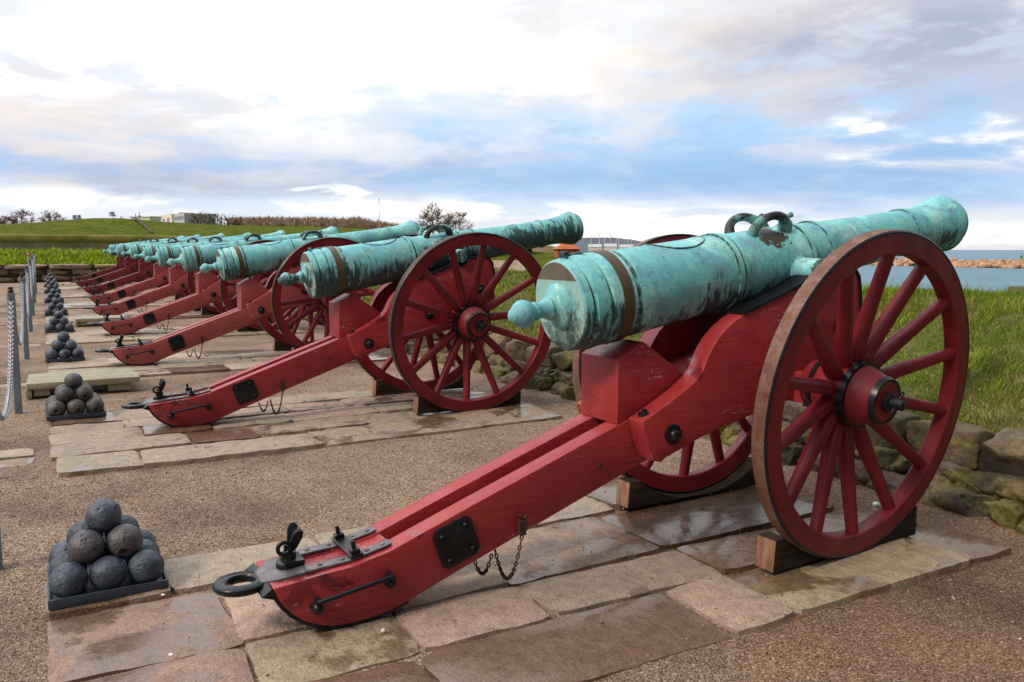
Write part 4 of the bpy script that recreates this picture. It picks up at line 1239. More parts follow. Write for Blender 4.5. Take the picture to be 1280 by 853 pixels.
# ------------------------------------------------------------------ banks
def interp(x, pts):
    if x <= pts[0][0]: return pts[0][1]
    for (a, b), (c, d) in zip(pts, pts[1:]):
        if x <= c:
            t = (x - a) / (c - a); t = t * t * (3 - 2 * t) * .5 + t * .5
            return b + (d - b) * t
    return pts[-1][1]
BANK = [(4.78, .30), (4.95, .37), (5.2, .46), (5.8, .66), (6.4, .86), (6.9, .985), (7.3, 1.03), (7.8, 1.0), (8.8, .55), (10.5, -.5), (14, -1.6)]
def bank_z(x, y):
    return interp(x, BANK) + ground_z(y) * .6 + .06 * mnoise.noise(Vector((x * .8, y * .5, 3))) + .03 * mnoise.noise(Vector((x * 2.2, y * 1.6, 9))) - (.0 if x > 5 else .0)
b = grid('grass_bank', np.concatenate([np.arange(4.78, 9, .12), np.linspace(9.2, 14, 12)]), np.concatenate([np.arange(-2, 16, .16), np.linspace(16.3, 39, 60)]), bank_z, TURF)
tag(b, 'grass bank rising behind the rubble wall', None, None, 'structure')

def blades(n, xr, yr, zf, hmin, hmax, w, dens=None, dry=.3, seed=1, power=1.0):
    r_ = np.random.default_rng(seed)
    x = r_.uniform(*xr, n); y = yr[0] + (yr[1] - yr[0]) * r_.uniform(0, 1, n) ** power
    if dens is not None:
        k = np.array([dens(a, b) for a, b in zip(x, y)]) > r_.uniform(0, 1, n); x, y = x[k], y[k]; n = len(x)
    z = np.array([zf(a, b) for a, b in zip(x, y)]) - .01
    cl = np.array([mnoise.noise(Vector((a * 1.9, b * 1.9, 1.5))) for a, b in zip(x, y)])
    cl2 = np.array([mnoise.noise(Vector((a * .8, b * .8, 7.5))) for a, b in zip(x, y)])
    c3 = np.array([mnoise.noise(Vector((a * 6.5, b * 6.5, 3.5))) for a, b in zip(x, y)])
    hh = (hmin + (hmax - hmin) * r_.uniform(0, 1, n) ** 1.6) * (1 + .5 * cl + .7 * c3)
    th = r_.uniform(0, TAU, n); ph = r_.uniform(0, TAU, n) * .6 + 1.2 + cl * 2.2 + c3 * 3
    lean = r_.uniform(.15, .95, n) * hh
    ww = w * r_.uniform(.6, 1.3, n)
    dx, dy = np.cos(th) * ww, np.sin(th) * ww
    lx, ly = np.cos(ph) * lean, np.sin(ph) * lean
    B = np.stack([x, y, z], -1)
    W = np.stack([dx, dy, 0 * dx], -1)
    m = B + np.stack([lx * .35, ly * .35, hh * .62], -1)
    t = B + np.stack([lx, ly, hh], -1)
    V = np.stack([B - W, B + W, m - W * .7, m + W * .7, t], 1)
    tri = np.array([(0, 1, 3), (0, 3, 2), (2, 3, 4)])
    F = (tri[None] + 5 * np.arange(n)[:, None, None]).reshape(-1, 3)
    g1 = np.array([.085, .145, .012]); g2 = np.array([.235, .300, .030]); dr = np.array([.34, .27, .12]); br = np.array([.17, .115, .055])
    u = np.clip(.5 + .5 * cl + .6 * c3 + r_.normal(0, .22, n), 0, 1)[:, None]
    c = g1 * (1 - u) + g2 * u
    dz = (r_.uniform(0, 1, n) < np.clip(dry + .45 * cl2 - .5 * c3 + (0.18 * (6.2 - x) if xr[0] > 4 else 0), .02, .75))[:, None]
    c = np.where(dz, np.where(r_.uniform(0, 1, n)[:, None] < .6, dr, br) * r_.uniform(.7, 1.15, n)[:, None], c)
    C = np.concatenate([c * 1.18, np.ones((n, 1))], 1)
    return V.reshape(-1, 3), F, np.repeat(C, 5, 0)
packs = [blades(230000, (4.93, 8.0), (1.2, 8.5), bank_z, .018, .062, .0027, dry=.36, seed=1),
         blades(70000, (4.95, 8.0), (8.5, 20.0), bank_z, .02, .07, .006, dry=.36, seed=2),
         blades(15000, (4.95, 8.2), (20, 38), bank_z, .03, .09, .012, dry=.34, seed=3),
         blades(9000, (6.5, 7.6), (1.2, 8.5), bank_z, .06, .13, .0024, dry=.10, seed=4)]
V, F, C, off = [], [], [], 0
for v, f, c in packs:
    V.append(v); F.append(f + off); C.append(c); off += len(v)
o = np_mesh('grass', np.concatenate(V), np.concatenate(F), BLADE, False, np.concatenate(C))
tag(o, 'unmown grass blades covering the bank behind the wall', None, None, 'stuff')
# weeds in joints and along the wall foot
def weed_d(x, y):
    n = mnoise.noise(Vector((x * 3.1, y * 3.1, 4))) + .5 * mnoise.noise(Vector((x * 9, y * 9, 2)))
    edge = 0
    for Y in (2.19, 2.66, 3.04, 3.64, 4.1, 5.93, 8.18, 6.47):
        if abs(y - Y) < .02 and -.1 < x < 4.1: edge = .55
    foot = .8 if 4.05 < x < 4.5 and y < 5.5 else 0
    return (n > .38) * (edge + foot + .06)
wv, wf, wc = blades(60000, (-1.2, 4.5), (1.9, 9.5), lambda x, y: -.03 if not (2.2 < y < 4.1) else -.016, .008, .030, .0018, weed_d, .1, 9)
o = np_mesh('weeds', wv, wf, BLADE, False, wc)
tag(o, 'tiny weeds growing in the gravel and slab joints', None, None, 'stuff')

# ------------------------------------------------------------------ far ramparts (behind the end wall) and land
def end_bank_z(x, y):
    z = interp(y, [(38.15, .76), (38.8, .98), (39.6, 1.20), (40.4, 1.30), (41.5, 1.28), (44, 1.0), (60, 1.0)])
    return z + .05 * mnoise.noise(Vector((x * .7, y * .7, 0)))
b = grid('grass_bank', np.linspace(-45, 9, 150), np.concatenate([np.linspace(38.15, 41.5, 20), np.linspace(42, 60, 8)]), end_bank_z, FTURF)
tag(b, 'bright green grass bank on top of the end wall', None, None, 'structure')
v, f, c = blades(30000, (-20, 6), (38.2, 41), end_bank_z, .05, .16, .018, dry=.05, seed=12)
c[:, :3] *= np.array([1.75, 1.8, 1.0])
o = np_mesh('grass', v, f, BLADE, False, c)
tag(o, 'grass on the end wall bank', None, None, 'stuff')

# terrace wall of the far rampart: pink brick below a dark ledge, mossy stone above
tw = empty('terrace_wall', (-5, 52, 1.2)); TO = (-5, 52, 1.2)
local(MB().box(-60, 14, 52, 52.8, .8, 1.80).build('brick_face', [OLDBR], tw, smooth=0), TO)
local(MB().box(-60, 14, 51.7, 52.8, 1.803, 2.16).build('mossy_coping', [MOSSW], tw, bevel=.06), TO)
tag(tw, 'pink brick terrace wall with mossy yellow coping below the green rampart', 'wall')

CREST = [(-200, 292), (-60, 287), (0, 283), (40, 280), (80, 277), (120, 274.3), (150, 274), (180, 276.5), (210, 279.3), (250, 281.5), (300, 283.5), (350, 284.5), (420, 285), (480, 289), (540, 296), (600, 305), (660, 313)]
def rampart(name, px0, px1, d0, d1, crest, z0f, label, steps=90, back=40, mat=None):
    rows = []
    pxs = np.linspace(px0, px1, steps)
    V = []
    prof = [(0, 0), (.12, .10), (.35, .42), (.6, .75), (.85, .96), (1, 1.0), (1.15, .97), (1.6, .6), (2.4, .2)]
    for px in pxs:
        zc = zat(px, interp(px, crest), d1)
        z0 = z0f(px)
        for u, q in prof:
            d = d0 + (d1 - d0) * u
            p = at(px, d)
            V.append((p.x, p.y, z0 + (zc - z0) * q + .12 * mnoise.noise(Vector((p.x * .25, p.y * .25, 2))) * (1 if u < .99 else .3)))
    n, m = len(pxs), len(prof); idx = np.arange(n * m).reshape(n, m)
    f = np.stack([idx[:-1, :-1], idx[1:, :-1], idx[1:, 1:], idx[:-1, 1:]], -1).reshape(-1, 4)
    o = np_mesh(name, np.array(V), f, mat or FTURF, True)
    tag(o, label, None, None, 'structure'); return o
# the slope starts just behind the terrace wall (which lies at y = 52.8)
def ram_base(px): return 2.05
V = []
pxs = np.linspace(-330, 665, 120)
prof = [(0, .0), (.12, .12), (.35, .42), (.6, .74), (.85, .95), (1, 1.0), (1.15, .97), (1.6, .6), (2.6, .1)]
for px in pxs:
    a = az_of(px)
    dn = 52.7 / math.cos(a); d1 = dn + 24
    zc = zat(px, interp(px, CREST), d1)
    for u, q in prof:
        d = dn + 24 * u; p = at(px, d)
        V.append((p.x, p.y, 2.08 + (zc - 2.08) * q + .10 * mnoise.noise(Vector((p.x * .3, p.y * .3, 2)))))
n, m = len(pxs), len(prof); idx = np.arange(n * m).reshape(n, m)
f = np.stack([idx[:-1, :-1], idx[1:, :-1], idx[1:, 1:], idx[:-1, 1:]], -1).reshape(-1, 4)
o = np_mesh('green_hill', np.array(V), f, FTURF, True); tag(o, 'smooth green rampart hill behind the terrace wall', None, None, 'structure')
# dark strip running down its slope
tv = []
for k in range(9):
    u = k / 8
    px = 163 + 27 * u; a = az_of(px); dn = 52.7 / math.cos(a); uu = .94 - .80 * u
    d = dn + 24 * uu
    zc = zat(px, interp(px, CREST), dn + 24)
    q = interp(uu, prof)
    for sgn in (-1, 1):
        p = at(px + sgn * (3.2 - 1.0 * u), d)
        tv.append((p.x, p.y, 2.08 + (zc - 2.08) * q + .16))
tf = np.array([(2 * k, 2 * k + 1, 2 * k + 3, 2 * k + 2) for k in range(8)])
o = np_mesh('dark_strip', np.array(tv), tf, EARTH, True); tag(o, 'dark strip down the rampart slope', None, None, 'structure')

# outer works toward the harbour
CR2 = [(480, 318), (560, 316), (600, 315), (650, 314), (700, 315.5), (760, 314.5), (810, 313), (870, 314), (930, 318), (1010, 330), (1060, 345)]
rampart('green_hill', 470, 1040, 40, 66, CR2, lambda px: -1.6, 'low green outer rampart beyond the grass bank')
CR3 = [(545, 318), (580, 311), (610, 307), (640, 304.5), (670, 305), (700, 309), (735, 318), (790, 330)]
rampart('scrub_hill', 545, 790, 78, 95, CR3, lambda px: .5, 'brown scrubby bank behind the outer rampart', mat=SCRUB)
land = []
angs = np.linspace(R(-75), R(49), 70); rads = [9, 14, 25, 40, 70, 120, 200, 300, 420]
for a in angs:
    for d in rads: land.append((d * math.sin(a), d * math.cos(a), -1.9 if d < 60 else -1.9 - (d - 60) * .016))
n, m = len(angs), len(rads); idx = np.arange(n * m).reshape(n, m)
f = np.stack([idx[:-1, :-1], idx[1:, :-1], idx[1:, 1:], idx[:-1, 1:]], -1).reshape(-1, 4)
o = np_mesh('outer_ground', np.array(land), f, FTURF, True); tag(o, 'grass ground outside the battery', None, None, 'structure')

# brick hut with pyramid roof
p = at(708, 60); hz = zat(708, 330, 60)
hut = empty('brick_hut', (p.x, p.y, hz)); hut.rotation_euler.z = R(-22)
w = .80; he = zat(708, 311.5, 60) - hz; ha = zat(708, 301.5, 60) - hz
MB().box(-w, w, -w, w, -1, he).build('wall', [BRICK], hut, smooth=0)
MB().add([(-w * 1.14, -w * 1.14, he + .003), (w * 1.14, -w * 1.14, he + .003), (w * 1.14, w * 1.14, he + .003), (-w * 1.14, w * 1.14, he + .003), (0, 0, ha)], [(0, 1, 4), (1, 2, 4), (2, 3, 4), (3, 0, 4), (3, 2, 1, 0)]).build('roof', [TILE], hut, smooth=0)
tag(hut, 'small orange brick hut with pyramid tile roof beyond the second muzzle', 'hut')
# low brick wall seen through the second wheel
p0, p1 = at(596, 33), at(664, 33)
lw = MB()
d_ = (p1 - p0).normalized(); nn = Vector((-d_.y, d_.x, 0)) * .2
zt = zat(630, 326, 33)
vs = [p0 - nn, p1 - nn, p1 + nn, p0 + nn]
lw.add([(v.x, v.y, -1.8) for v in vs] + [(v.x, v.y, zt) for v in vs], [(0, 1, 5, 4), (1, 2, 6, 5), (2, 3, 7, 6), (3, 0, 4, 7), (4, 5, 6, 7)])
o = lw.build('brick_wall', [OLDBR], smooth=0)
tag(o, 'low reddish brick wall glimpsed through the second cannon wheel', 'wall')

# ------------------------------------------------------------------ sea, breakwater, boats
SZ = -8.0
sv = [(0, 0, SZ)]; sf = []
ring_r = [30, 120, 400, 1200, 4000, 14000, 40000]; ns = 96
for r_ in ring_r:
    for k in range(ns): sv.append((r_ * math.cos(TAU * k / ns), r_ * math.sin(TAU * k / ns), SZ))
q = MB(); q.v = sv
for k in range(ns): q.f.append((0, 1 + k, 1 + (k + 1) % ns)); q.m.append(0)
for i in range(len(ring_r) - 1):
    for k in range(ns):
        a = 1 + i * ns + k; b_ = 1 + i * ns + (k + 1) % ns
        q.f.append((a, a + ns, b_ + ns, b_)); q.m.append(0)
o = q.build('sea', [SEA]); tag(o, 'blue sea with small ripples', None, None, 'structure')
def zsea(px, py):
    """distance at which the sea surface lies at this elevation"""
    return (EYE - SZ) / ((py - HY) / FH * math.cos(az_of(px) - R(YAW)))
# breakwater of boulders
V, F, C = [], [], []
rd = random.Random(5)
pa, pb = at(1092, 545), at(1420, 470)
for k in range(760):
    t = rd.random(); u = rd.uniform(-1, 1)
    c = pa.lerp(pb, t); d = (pb - pa).normalized(); nrm = Vector((-d.y, d.x, 0))
    hgt = (1 - abs(u)) * 3.6
    c = c + nrm * u * 6
    s = rd.uniform(.9, 1.9)
    rock(V, F, C, (c.x, c.y, SZ + hgt * rd.uniform(.75, 1.05)), (s, s * rd.uniform(.7, 1.2), s * .75), rd.random(), (.3, .2, .1, 0), 2, .25, .5)
o = np_mesh('breakwater', np.array(V), np.array(F), BWM, False); tag(o, 'orange lit boulder breakwater across the harbour mouth', 'breakwater')
# motor boat
d = zsea(1240, 330.5); p = at(1240, d * .97, SZ)
boat = empty('motor_boat', p); boat.rotation_euler.z = R(-5) - az_of(1240) + R(90) - R(90)
hull = MB(); L = 5.2; secs = [(-L / 2, .85, .9), (-L / 4, 1.0, .95), (0, 1.02, 1.0), (L / 4, .8, 1.15), (L / 2 * .9, .25, 1.3), (L / 2, .03, 1.35)]
for x, w, t in secs: hull.v += [(x, -w, t), (x, -w * .75, -.1), (x, w * .75, -.1), (x, w, t)]
for i in range(len(secs) - 1):
    for k in range(4): hull.f.append((4 * i + k, 4 * i + (k + 1) % 4, 4 * i + 4 + (k + 1) % 4, 4 * i + 4 + k)); hull.m.append(0)
hull.f += [(0, 1, 2, 3), (23, 22, 21, 20)]; hull.m += [0, 0]
hull.build('hull', [WHITEP], boat, smooth=0)
MB().prism([(-.9, 1.0), (-.8, 2.5), (.5, 2.5), (1.1, 1.0)], -.75, .75).build('cabin', [WHITEP], boat, bevel=.05)
MB().box(-.75, .55, -.77, .77, 1.55, 2.15).build('window_band', [GLASS], boat, smooth=0)
MB().tube([(-.5, 0, 2.5), (-.5, 0, 4.2)], .06, 6).build('aerial', [WHITEP], boat)
tag(boat, 'small white motor boat passing in front of the breakwater', 'boat')
wk = at(1262, d * .975, SZ + .03); wk2 = at(1246, d * .97, SZ + .03); e = (wk - wk2).normalized(); nn = Vector((-e.y, e.x, 0))
o = MB().add([wk2 - nn * .5, wk2 + nn * .5, wk2 + e * 14 + nn * 2.2, wk2 + e * 14 - nn * 2.2], [(0, 1, 2, 3)]).build('boat_wake', [WHITEP], smooth=0)
tag(o, 'white foam wake behind the motor boat', None, None, 'stuff')
# harbour light at the breakwater end
p = at(1277, zsea(1277, 331) * .985, SZ)
lt = empty('harbour_light', p)
MB().lathe([(0, 1.2), (2.6, 1.0), (2.6, 0)], 14, 'z').build('base', [OLDBR], lt)
MB().lathe([(2.603, .8), (5.6, .7), (5.6, 1.0), (5.9, 1.0), (6.4, .5), (6.8, 0)], 14, 'z').build('tower', [GREENP], lt)
tag(lt, 'small green harbour light at the edge of the breakwater', 'beacon')
# pier end seen through the biggest wheel
p0, p1 = at(1098, 560, SZ), at(1148, 520, SZ)
dd = (p1 - p0).normalized(); nn = Vector((-dd.y, dd.x, 0)) * 3
vs = [p0 - nn, p1 - nn, p1 + nn, p0 + nn]
o = MB().add([(v.x, v.y, SZ - 1) for v in vs] + [(v.x, v.y, SZ + 1.6) for v in vs], [(0, 1, 5, 4), (1, 2, 6, 5), (2, 3, 7, 6), (3, 0, 4, 7), (4, 5, 6, 7)]).build('stone_pier', [ROCK], smooth=0)
tag(o, 'dark stone pier at the foot of the breakwater, seen through the largest wheel', 'pier')
# small concrete block on the bank, at the picture's edge
cb = MB().box(8.1, 8.7, 3.9, 4.62, .2, 1.10).build('concrete_block', [ROCKB], bevel=.02)
tag(cb, 'brown concrete block half sunk in the grass crest', 'block')

# ------------------------------------------------------------------ far shore, marina, trees, buildings
def far_strip(name, px0, px1, dist, tops, mat, label, thick=60, z0=-9, rough=0, steps=60):
    V = []
    pxs = np.linspace(px0, px1, steps)
    for px in pxs:
        zt = zat(px, interp(px, tops), dist)
        for dd_, z in ((0, z0), (thick * .1, zt - 1.0), (thick * .4, zt), (thick, zt - 2), (thick * 1.4, z0)):
            p = at(px, dist + dd_); V.append((p.x, p.y, z + (rough * mnoise.noise(Vector((px * .35, dd_, 1))) if z > z0 else 0)))
    n, m = len(pxs), 5; idx = np.arange(n * m).reshape(n, m)
    f = np.stack([idx[:-1, :-1], idx[1:, :-1], idx[1:, 1:], idx[:-1, 1:]], -1).reshape(-1, 4)
    o = np_mesh(name, np.array(V), f, mat, True)
    tag(o, label, None, None, 'structure'); return o
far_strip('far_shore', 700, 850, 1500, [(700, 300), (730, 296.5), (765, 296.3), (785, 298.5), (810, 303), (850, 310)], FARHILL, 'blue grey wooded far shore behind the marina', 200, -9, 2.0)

# marina boats: hulls low behind the rampart, masts above it
MAS = [(737, 295), (749, 291), (764, 290.5), (775, 293), (784, 296), (790, 297), (757, 294), (769, 296), (418, 274), (395, 276), (412, 276), (389, 277), (447, 274)]
for i, (px, py) in enumerate(MAS):
    dist = (300 if px > 600 else 340) + (i * 37) % 60
    p = at(px, dist, SZ if px > 600 else -2.0)
    b = empty('sailing_boat', p); b.rotation_euler.z = R((i * 53) % 180)
    zt = zat(px, py, dist) - p.z
    hull = MB(); L = 9; secs = [(-L / 2, 1.2, 1.0), (-L / 4, 1.5, 1.0), (L / 5, 1.3, 1.15), (L / 2, .05, 1.35)]
    for x, w, t in secs: hull.v += [(x, -w, t), (x, -w * .5, -.3), (x, w * .5, -.3), (x, w, t)]
    for k in range(len(secs) - 1):
        for j in range(4): hull.f.append((4 * k + j, 4 * k + (j + 1) % 4, 4 * k + 4 + (j + 1) % 4, 4 * k + 4 + j)); hull.m.append(0)
    hull.f += [(0, 1, 2, 3), (15, 14, 13, 12)]; hull.m += [0, 0]
    hull.build('hull', [WHITEP], b, smooth=0)
    MB().prism([(-2, 1.0), (-1.8, 1.7), (1.2, 1.6), (2.2, 1.1)], -.8, .8).build('cabin', [WHITEP], b, smooth=0)
    MB().tube([(.6, 0, 1.0), (.6, 0, zt)], [.13, .09], 6).build('mast', [WHITEP], b)
    MB().tube([(.6, 0, 2.4), (-3.6, 0, 2.5)], .09, 6).build('boom', [WHITEP], b)
    if px > 600:
        lab = f'pale sailing boat mast in the marina, number of its row from the brick hut: {["first","third","fifth","seventh","eighth","ninth","fourth","sixth"][i]}'
        lab = f'{["first","third","fifth","seventh","eighth","last","fourth","sixth"][i]} pale sailing boat mast from the brick hut, in the marina'
    else:
        lab = f'pale sailing boat mast before the orange wood, {["fourth","second","third","first","fifth"][i-8]} from the apartment block'
    tag(b, lab, 'sailing boat', 'sailing boats in the marina' if px > 600 else 'masts before the wood')
# white boathouses of the marina
for i, (px0, px1, py) in enumerate(((735, 752, 306.5), (755, 771, 305.8), (774, 792, 306.8), (682, 691, 306))):
    dist = 335; a, b_ = at(px0, dist), at(px1, dist); zt = zat(px0, py, dist)
    r_ = empty('boathouse', ((a.x + b_.x) / 2, (a.y + b_.y) / 2, SZ)); d_ = (b_ - a); r_.rotation_euler.z = math.atan2(d_.y, d_.x)
    L = d_.length / 2
    MB().box(-L, L, 0, 6, 0, zt - SZ - .8).build('wall', [WHITEP], r_, smooth=0)
    q = MB().prism([(0 - .2, zt - SZ - .797), (3, zt - SZ + .4), (6.2, zt - SZ - .797)], -L, L); q.v = [(y, x, z) for x, y, z in q.v]
    q.build('roof', [GREYR], r_, smooth=0)
    tag(r_, ['white boathouse just right of the brick hut', 'white boathouse in the middle of the marina', 'white boathouse at the end of the marina near the big wheel', 'white boathouse left of the brick hut'][i], 'boathouse', 'marina boathouses')
# tall flagpole
p = at(474.5, 200, -1); fp = empty('flagpole', p); zt = zat(474.5, 251, 200) + 1
MB().tube([(0, 0, 0), (0, 0, zt)], [.10, .06], 8).build('pole', [GREYR], fp); MB().lathe([(zt, .1), (zt + .15, .2), (zt + .35, 0)], 8, 'z').build('finial', [WHITEP], fp)
tag(fp, 'thin white flagpole standing beside the large bare tree', 'flagpole')

# bare trees: a trunk, curved limbs that reach into a dome, and a haze of twigs at their ends
def bare_tree(name, px, dist, top_py, width_px, label, cat='tree', group=None, mat=BARK, mat2=None, seed=0, base_py=285.0, depth=6, spread=.62, tr=.02, trunk=.22, dens=1.0):
    rd = random.Random(seed)
    base_z = zat(px, base_py, dist)
    p = at(px, dist); H_ = zat(px, top_py, dist) - base_z
    W_ = width_px / FH * dist / math.cos(az_of(px) - R(YAW))
    root = empty(name, (p.x, p.y, base_z))
    tb, tw_ = MB(), MB()
    t0 = H_ * trunk; mr = .34 * dist / FH
    tb.tube([(0, 0, -.5), (W_ * .01, 0, t0 * .5), (0, W_ * .01, t0), (0, 0, H_ * .55)], [H_ * tr * 1.3, H_ * tr, H_ * tr * .9, H_ * tr * .35], 7)
    cz = H_ * .42; rx, rz = W_ / 2, H_ * .58
    def dome(f0, f1):
        while True:
            v = Vector((rd.uniform(-1, 1), rd.uniform(-1, 1), rd.uniform(-.42, 1)))
            if f0 < v.length < f1: return Vector((v.x * rx, v.y * rx, cz + v.z * rz))
    def arc(a, b, r0, r1, q, n=4, bow=.12):
        m = (a + b) / 2 + Vector((rd.uniform(-1, 1), rd.uniform(-1, 1), rd.uniform(.0, 1))) * (b - a).length * bow
        pts = [a.lerp(m, t).lerp(m.lerp(b, t), t) for t in (i / n for i in range(n + 1))]
        q.tube(pts, [max(mr * .35, r0 + (r1 - r0) * i / n) for i in range(n + 1)], 4 if q is tb else 3, cap=False)
        return pts
    pool = []
    for k in range(9):
        e = dome(.45, .75); a = Vector((0, 0, t0 * rd.uniform(.75, 1.5)))
        pool += arc(a, e, H_ * tr * .55, H_ * tr * .22, tb, 5)[2:]
    sec = []
    for k in range(int(60 * dens)):
        e = dome(.55, 1.0)
        a = min(pool, key=lambda v: (v - e).length + rd.uniform(0, .25) * W_ * .3)
        sec += arc(a, e, H_ * tr * .2, H_ * tr * .09, tw_, 4)[1:]
    for k in range(int(520 * dens)):
        a = rd.choice(sec)
        out = Vector((a.x / rx, a.y / rx, (a.z - cz) / rz + .25))
        d = (out.normalized() * .7 + Vector((rd.uniform(-1, 1), rd.uniform(-1, 1), rd.uniform(-.5, 1)))).normalized()
        L = W_ * rd.uniform(.05, .13)
        e = a + d * L
        tw_.tube([a, (a + e) / 2 + Vector((rd.uniform(-1, 1), rd.uniform(-1, 1), 0)) * L * .12, e], [mr * .5, mr * .36, mr * .22], 3, cap=False)
    tb.build('trunk', [mat], root, smooth=60)
    tw_.build('crown', [mat2 or mat], root, smooth=0)
    tag(root, label, cat, group)
    return root
bare_tree('bare_tree', 541, 170, 254.0, 42, 'large bare oak-like tree beside the second barrel, taller of the pair', seed=4, base_py=301, dens=3.2, tr=.022, group='pair of bare trees behind the barrels', mat2=TWIGB, trunk=.30)
bare_tree('bare_tree', 570, 182, 262.5, 44, 'wide bare tree next to the tallest one, shorter of the pair', seed=8, base_py=301, dens=3.2, tr=.02, group='pair of bare trees behind the barrels', mat2=TWIGB, trunk=.26)
for i, (px, py, w, s) in enumerate(((8, 272, 22, 1), (29, 263, 30, 2), (66, 264.5, 28, 3))):
    bare_tree('bare_tree', px, 130, py, w, ['small reddish bare tree at the edge behind the green rampart', 'largest reddish bare tree rising behind the green rampart', 'rounded reddish bare tree behind the rampart, between the other and the evergreen'][i], seed=30 + s, base_py=289, dens=1.5, tr=.02, mat=TWIGR, mat2=TWIGR, group='reddish trees behind the rampart', trunk=.16)
for i, (px, py, w) in enumerate(((243, 267.5, 13), (252, 266.3, 13), (262, 266.8, 14), (272, 267.2, 14), (281, 267.8, 13), (292, 270, 14), (300, 271, 14))):
    bare_tree('bare_tree', px, 190, py, w, f'grey brown bare tree in the row past the apartment block, {ORD[i] if i < 6 else "last"} of the row', seed=50 + i, base_py=290, dens=1.2, tr=.02, group='row of bare trees on the rampart', mat2=TWIGR if i % 2 else BARK, trunk=.2)
def leafy(name, px, dist, py, w, label, lean=0.0, seed=0, n=260, base_py=None):
    rd = random.Random(seed); p = at(px, dist)
    bz = zat(px, base_py, dist); H_ = zat(px, py, dist) - bz; W_ = w / FH * dist
    root = empty(name, (p.x, p.y, bz))
    MB().tube([(0, 0, -.6), (lean * H_ * .3, 0, H_ * .5), (lean * H_, 0, H_ * .85)], [H_ * .05, H_ * .04, H_ * .02], 6).build('trunk', [BARK], root)
    q = MB()
    for k in range(n):
        a = rd.uniform(0, TAU); r_ = W_ / 2 * math.sqrt(rd.random()); z = H_ * (.35 + .65 * rd.random())
        c = Vector((r_ * math.cos(a) * (1.1 - z / H_ * .5) + lean * z, r_ * math.sin(a) * .8, z))
        s = H_ * .07
        u = Vector((rd.uniform(-1, 1), rd.uniform(-1, 1), rd.uniform(-1, 1))).normalized(); w_ = u.orthogonal().normalized()
        q.add([c - u * s, c + w_ * s * .5, c + u * s, c - w_ * s * .5], [(0, 1, 2, 3)])
    q.build('crown', [CONIF], root, smooth=0)
    tag(root, label, 'shrub', 'dark shrubs on the rampart crest')
leafy('evergreen_shrub', 95.5, 80, 270.5, 6, 'small dark evergreen bush on the rampart crest, twin of its neighbour', seed=1, base_py=278)
leafy('evergreen_shrub', 101, 80, 270.5, 6, 'small dark evergreen bush on the rampart crest, nearer the bent pine', seed=2, base_py=278)
leafy('bent_pine', 144, 78, 266.5, 9, 'wind bent dark pine standing alone on the rampart crest', -.25, 3, base_py=275)
leafy('evergreen_shrub', 153.5, 78, 272, 5, 'tiny dark bush right beside the bent pine', seed=4, n=120, base_py=276)
leafy('evergreen_shrub', 242.5, 82, 276.5, 6, 'dark low bush in front of the row of bare trees', seed=5, n=160, base_py=281)

# wood on the horizon
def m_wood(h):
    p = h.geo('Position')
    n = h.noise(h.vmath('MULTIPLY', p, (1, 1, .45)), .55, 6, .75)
    c = h.ramp(n, [(.36, (.27, .18, .13)), (.5, (.44, .31, .23)), (.62, (.56, .43, .34))])  # browns paled to put the haze of distance into the colour
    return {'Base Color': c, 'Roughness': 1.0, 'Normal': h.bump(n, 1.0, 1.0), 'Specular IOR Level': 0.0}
WOODM = material('haze_tinted_wood_mass', m_wood)
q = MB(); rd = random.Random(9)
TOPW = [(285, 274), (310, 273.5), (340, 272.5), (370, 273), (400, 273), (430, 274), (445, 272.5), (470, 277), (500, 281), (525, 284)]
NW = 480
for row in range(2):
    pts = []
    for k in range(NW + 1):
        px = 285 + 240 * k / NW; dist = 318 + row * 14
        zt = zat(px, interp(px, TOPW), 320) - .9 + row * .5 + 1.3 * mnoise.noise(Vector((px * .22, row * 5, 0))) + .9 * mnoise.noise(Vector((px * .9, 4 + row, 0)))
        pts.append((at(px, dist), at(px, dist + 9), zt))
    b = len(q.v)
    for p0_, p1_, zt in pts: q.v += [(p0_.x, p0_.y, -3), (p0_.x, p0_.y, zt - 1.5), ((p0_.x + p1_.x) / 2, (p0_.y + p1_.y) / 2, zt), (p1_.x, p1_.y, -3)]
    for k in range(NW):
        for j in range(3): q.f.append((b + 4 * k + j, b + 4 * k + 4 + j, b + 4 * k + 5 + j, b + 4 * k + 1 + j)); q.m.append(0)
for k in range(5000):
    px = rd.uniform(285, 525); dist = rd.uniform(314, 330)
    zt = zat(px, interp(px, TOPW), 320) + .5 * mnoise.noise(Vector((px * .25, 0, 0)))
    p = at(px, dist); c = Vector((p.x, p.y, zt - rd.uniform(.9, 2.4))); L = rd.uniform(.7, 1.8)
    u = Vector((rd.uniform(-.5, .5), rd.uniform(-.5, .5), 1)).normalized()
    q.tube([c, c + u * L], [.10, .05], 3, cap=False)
o = q.build('far_wood', [WOODM], smooth=0); tag(o, 'orange brown bare wood along the horizon', None, None, 'stuff')

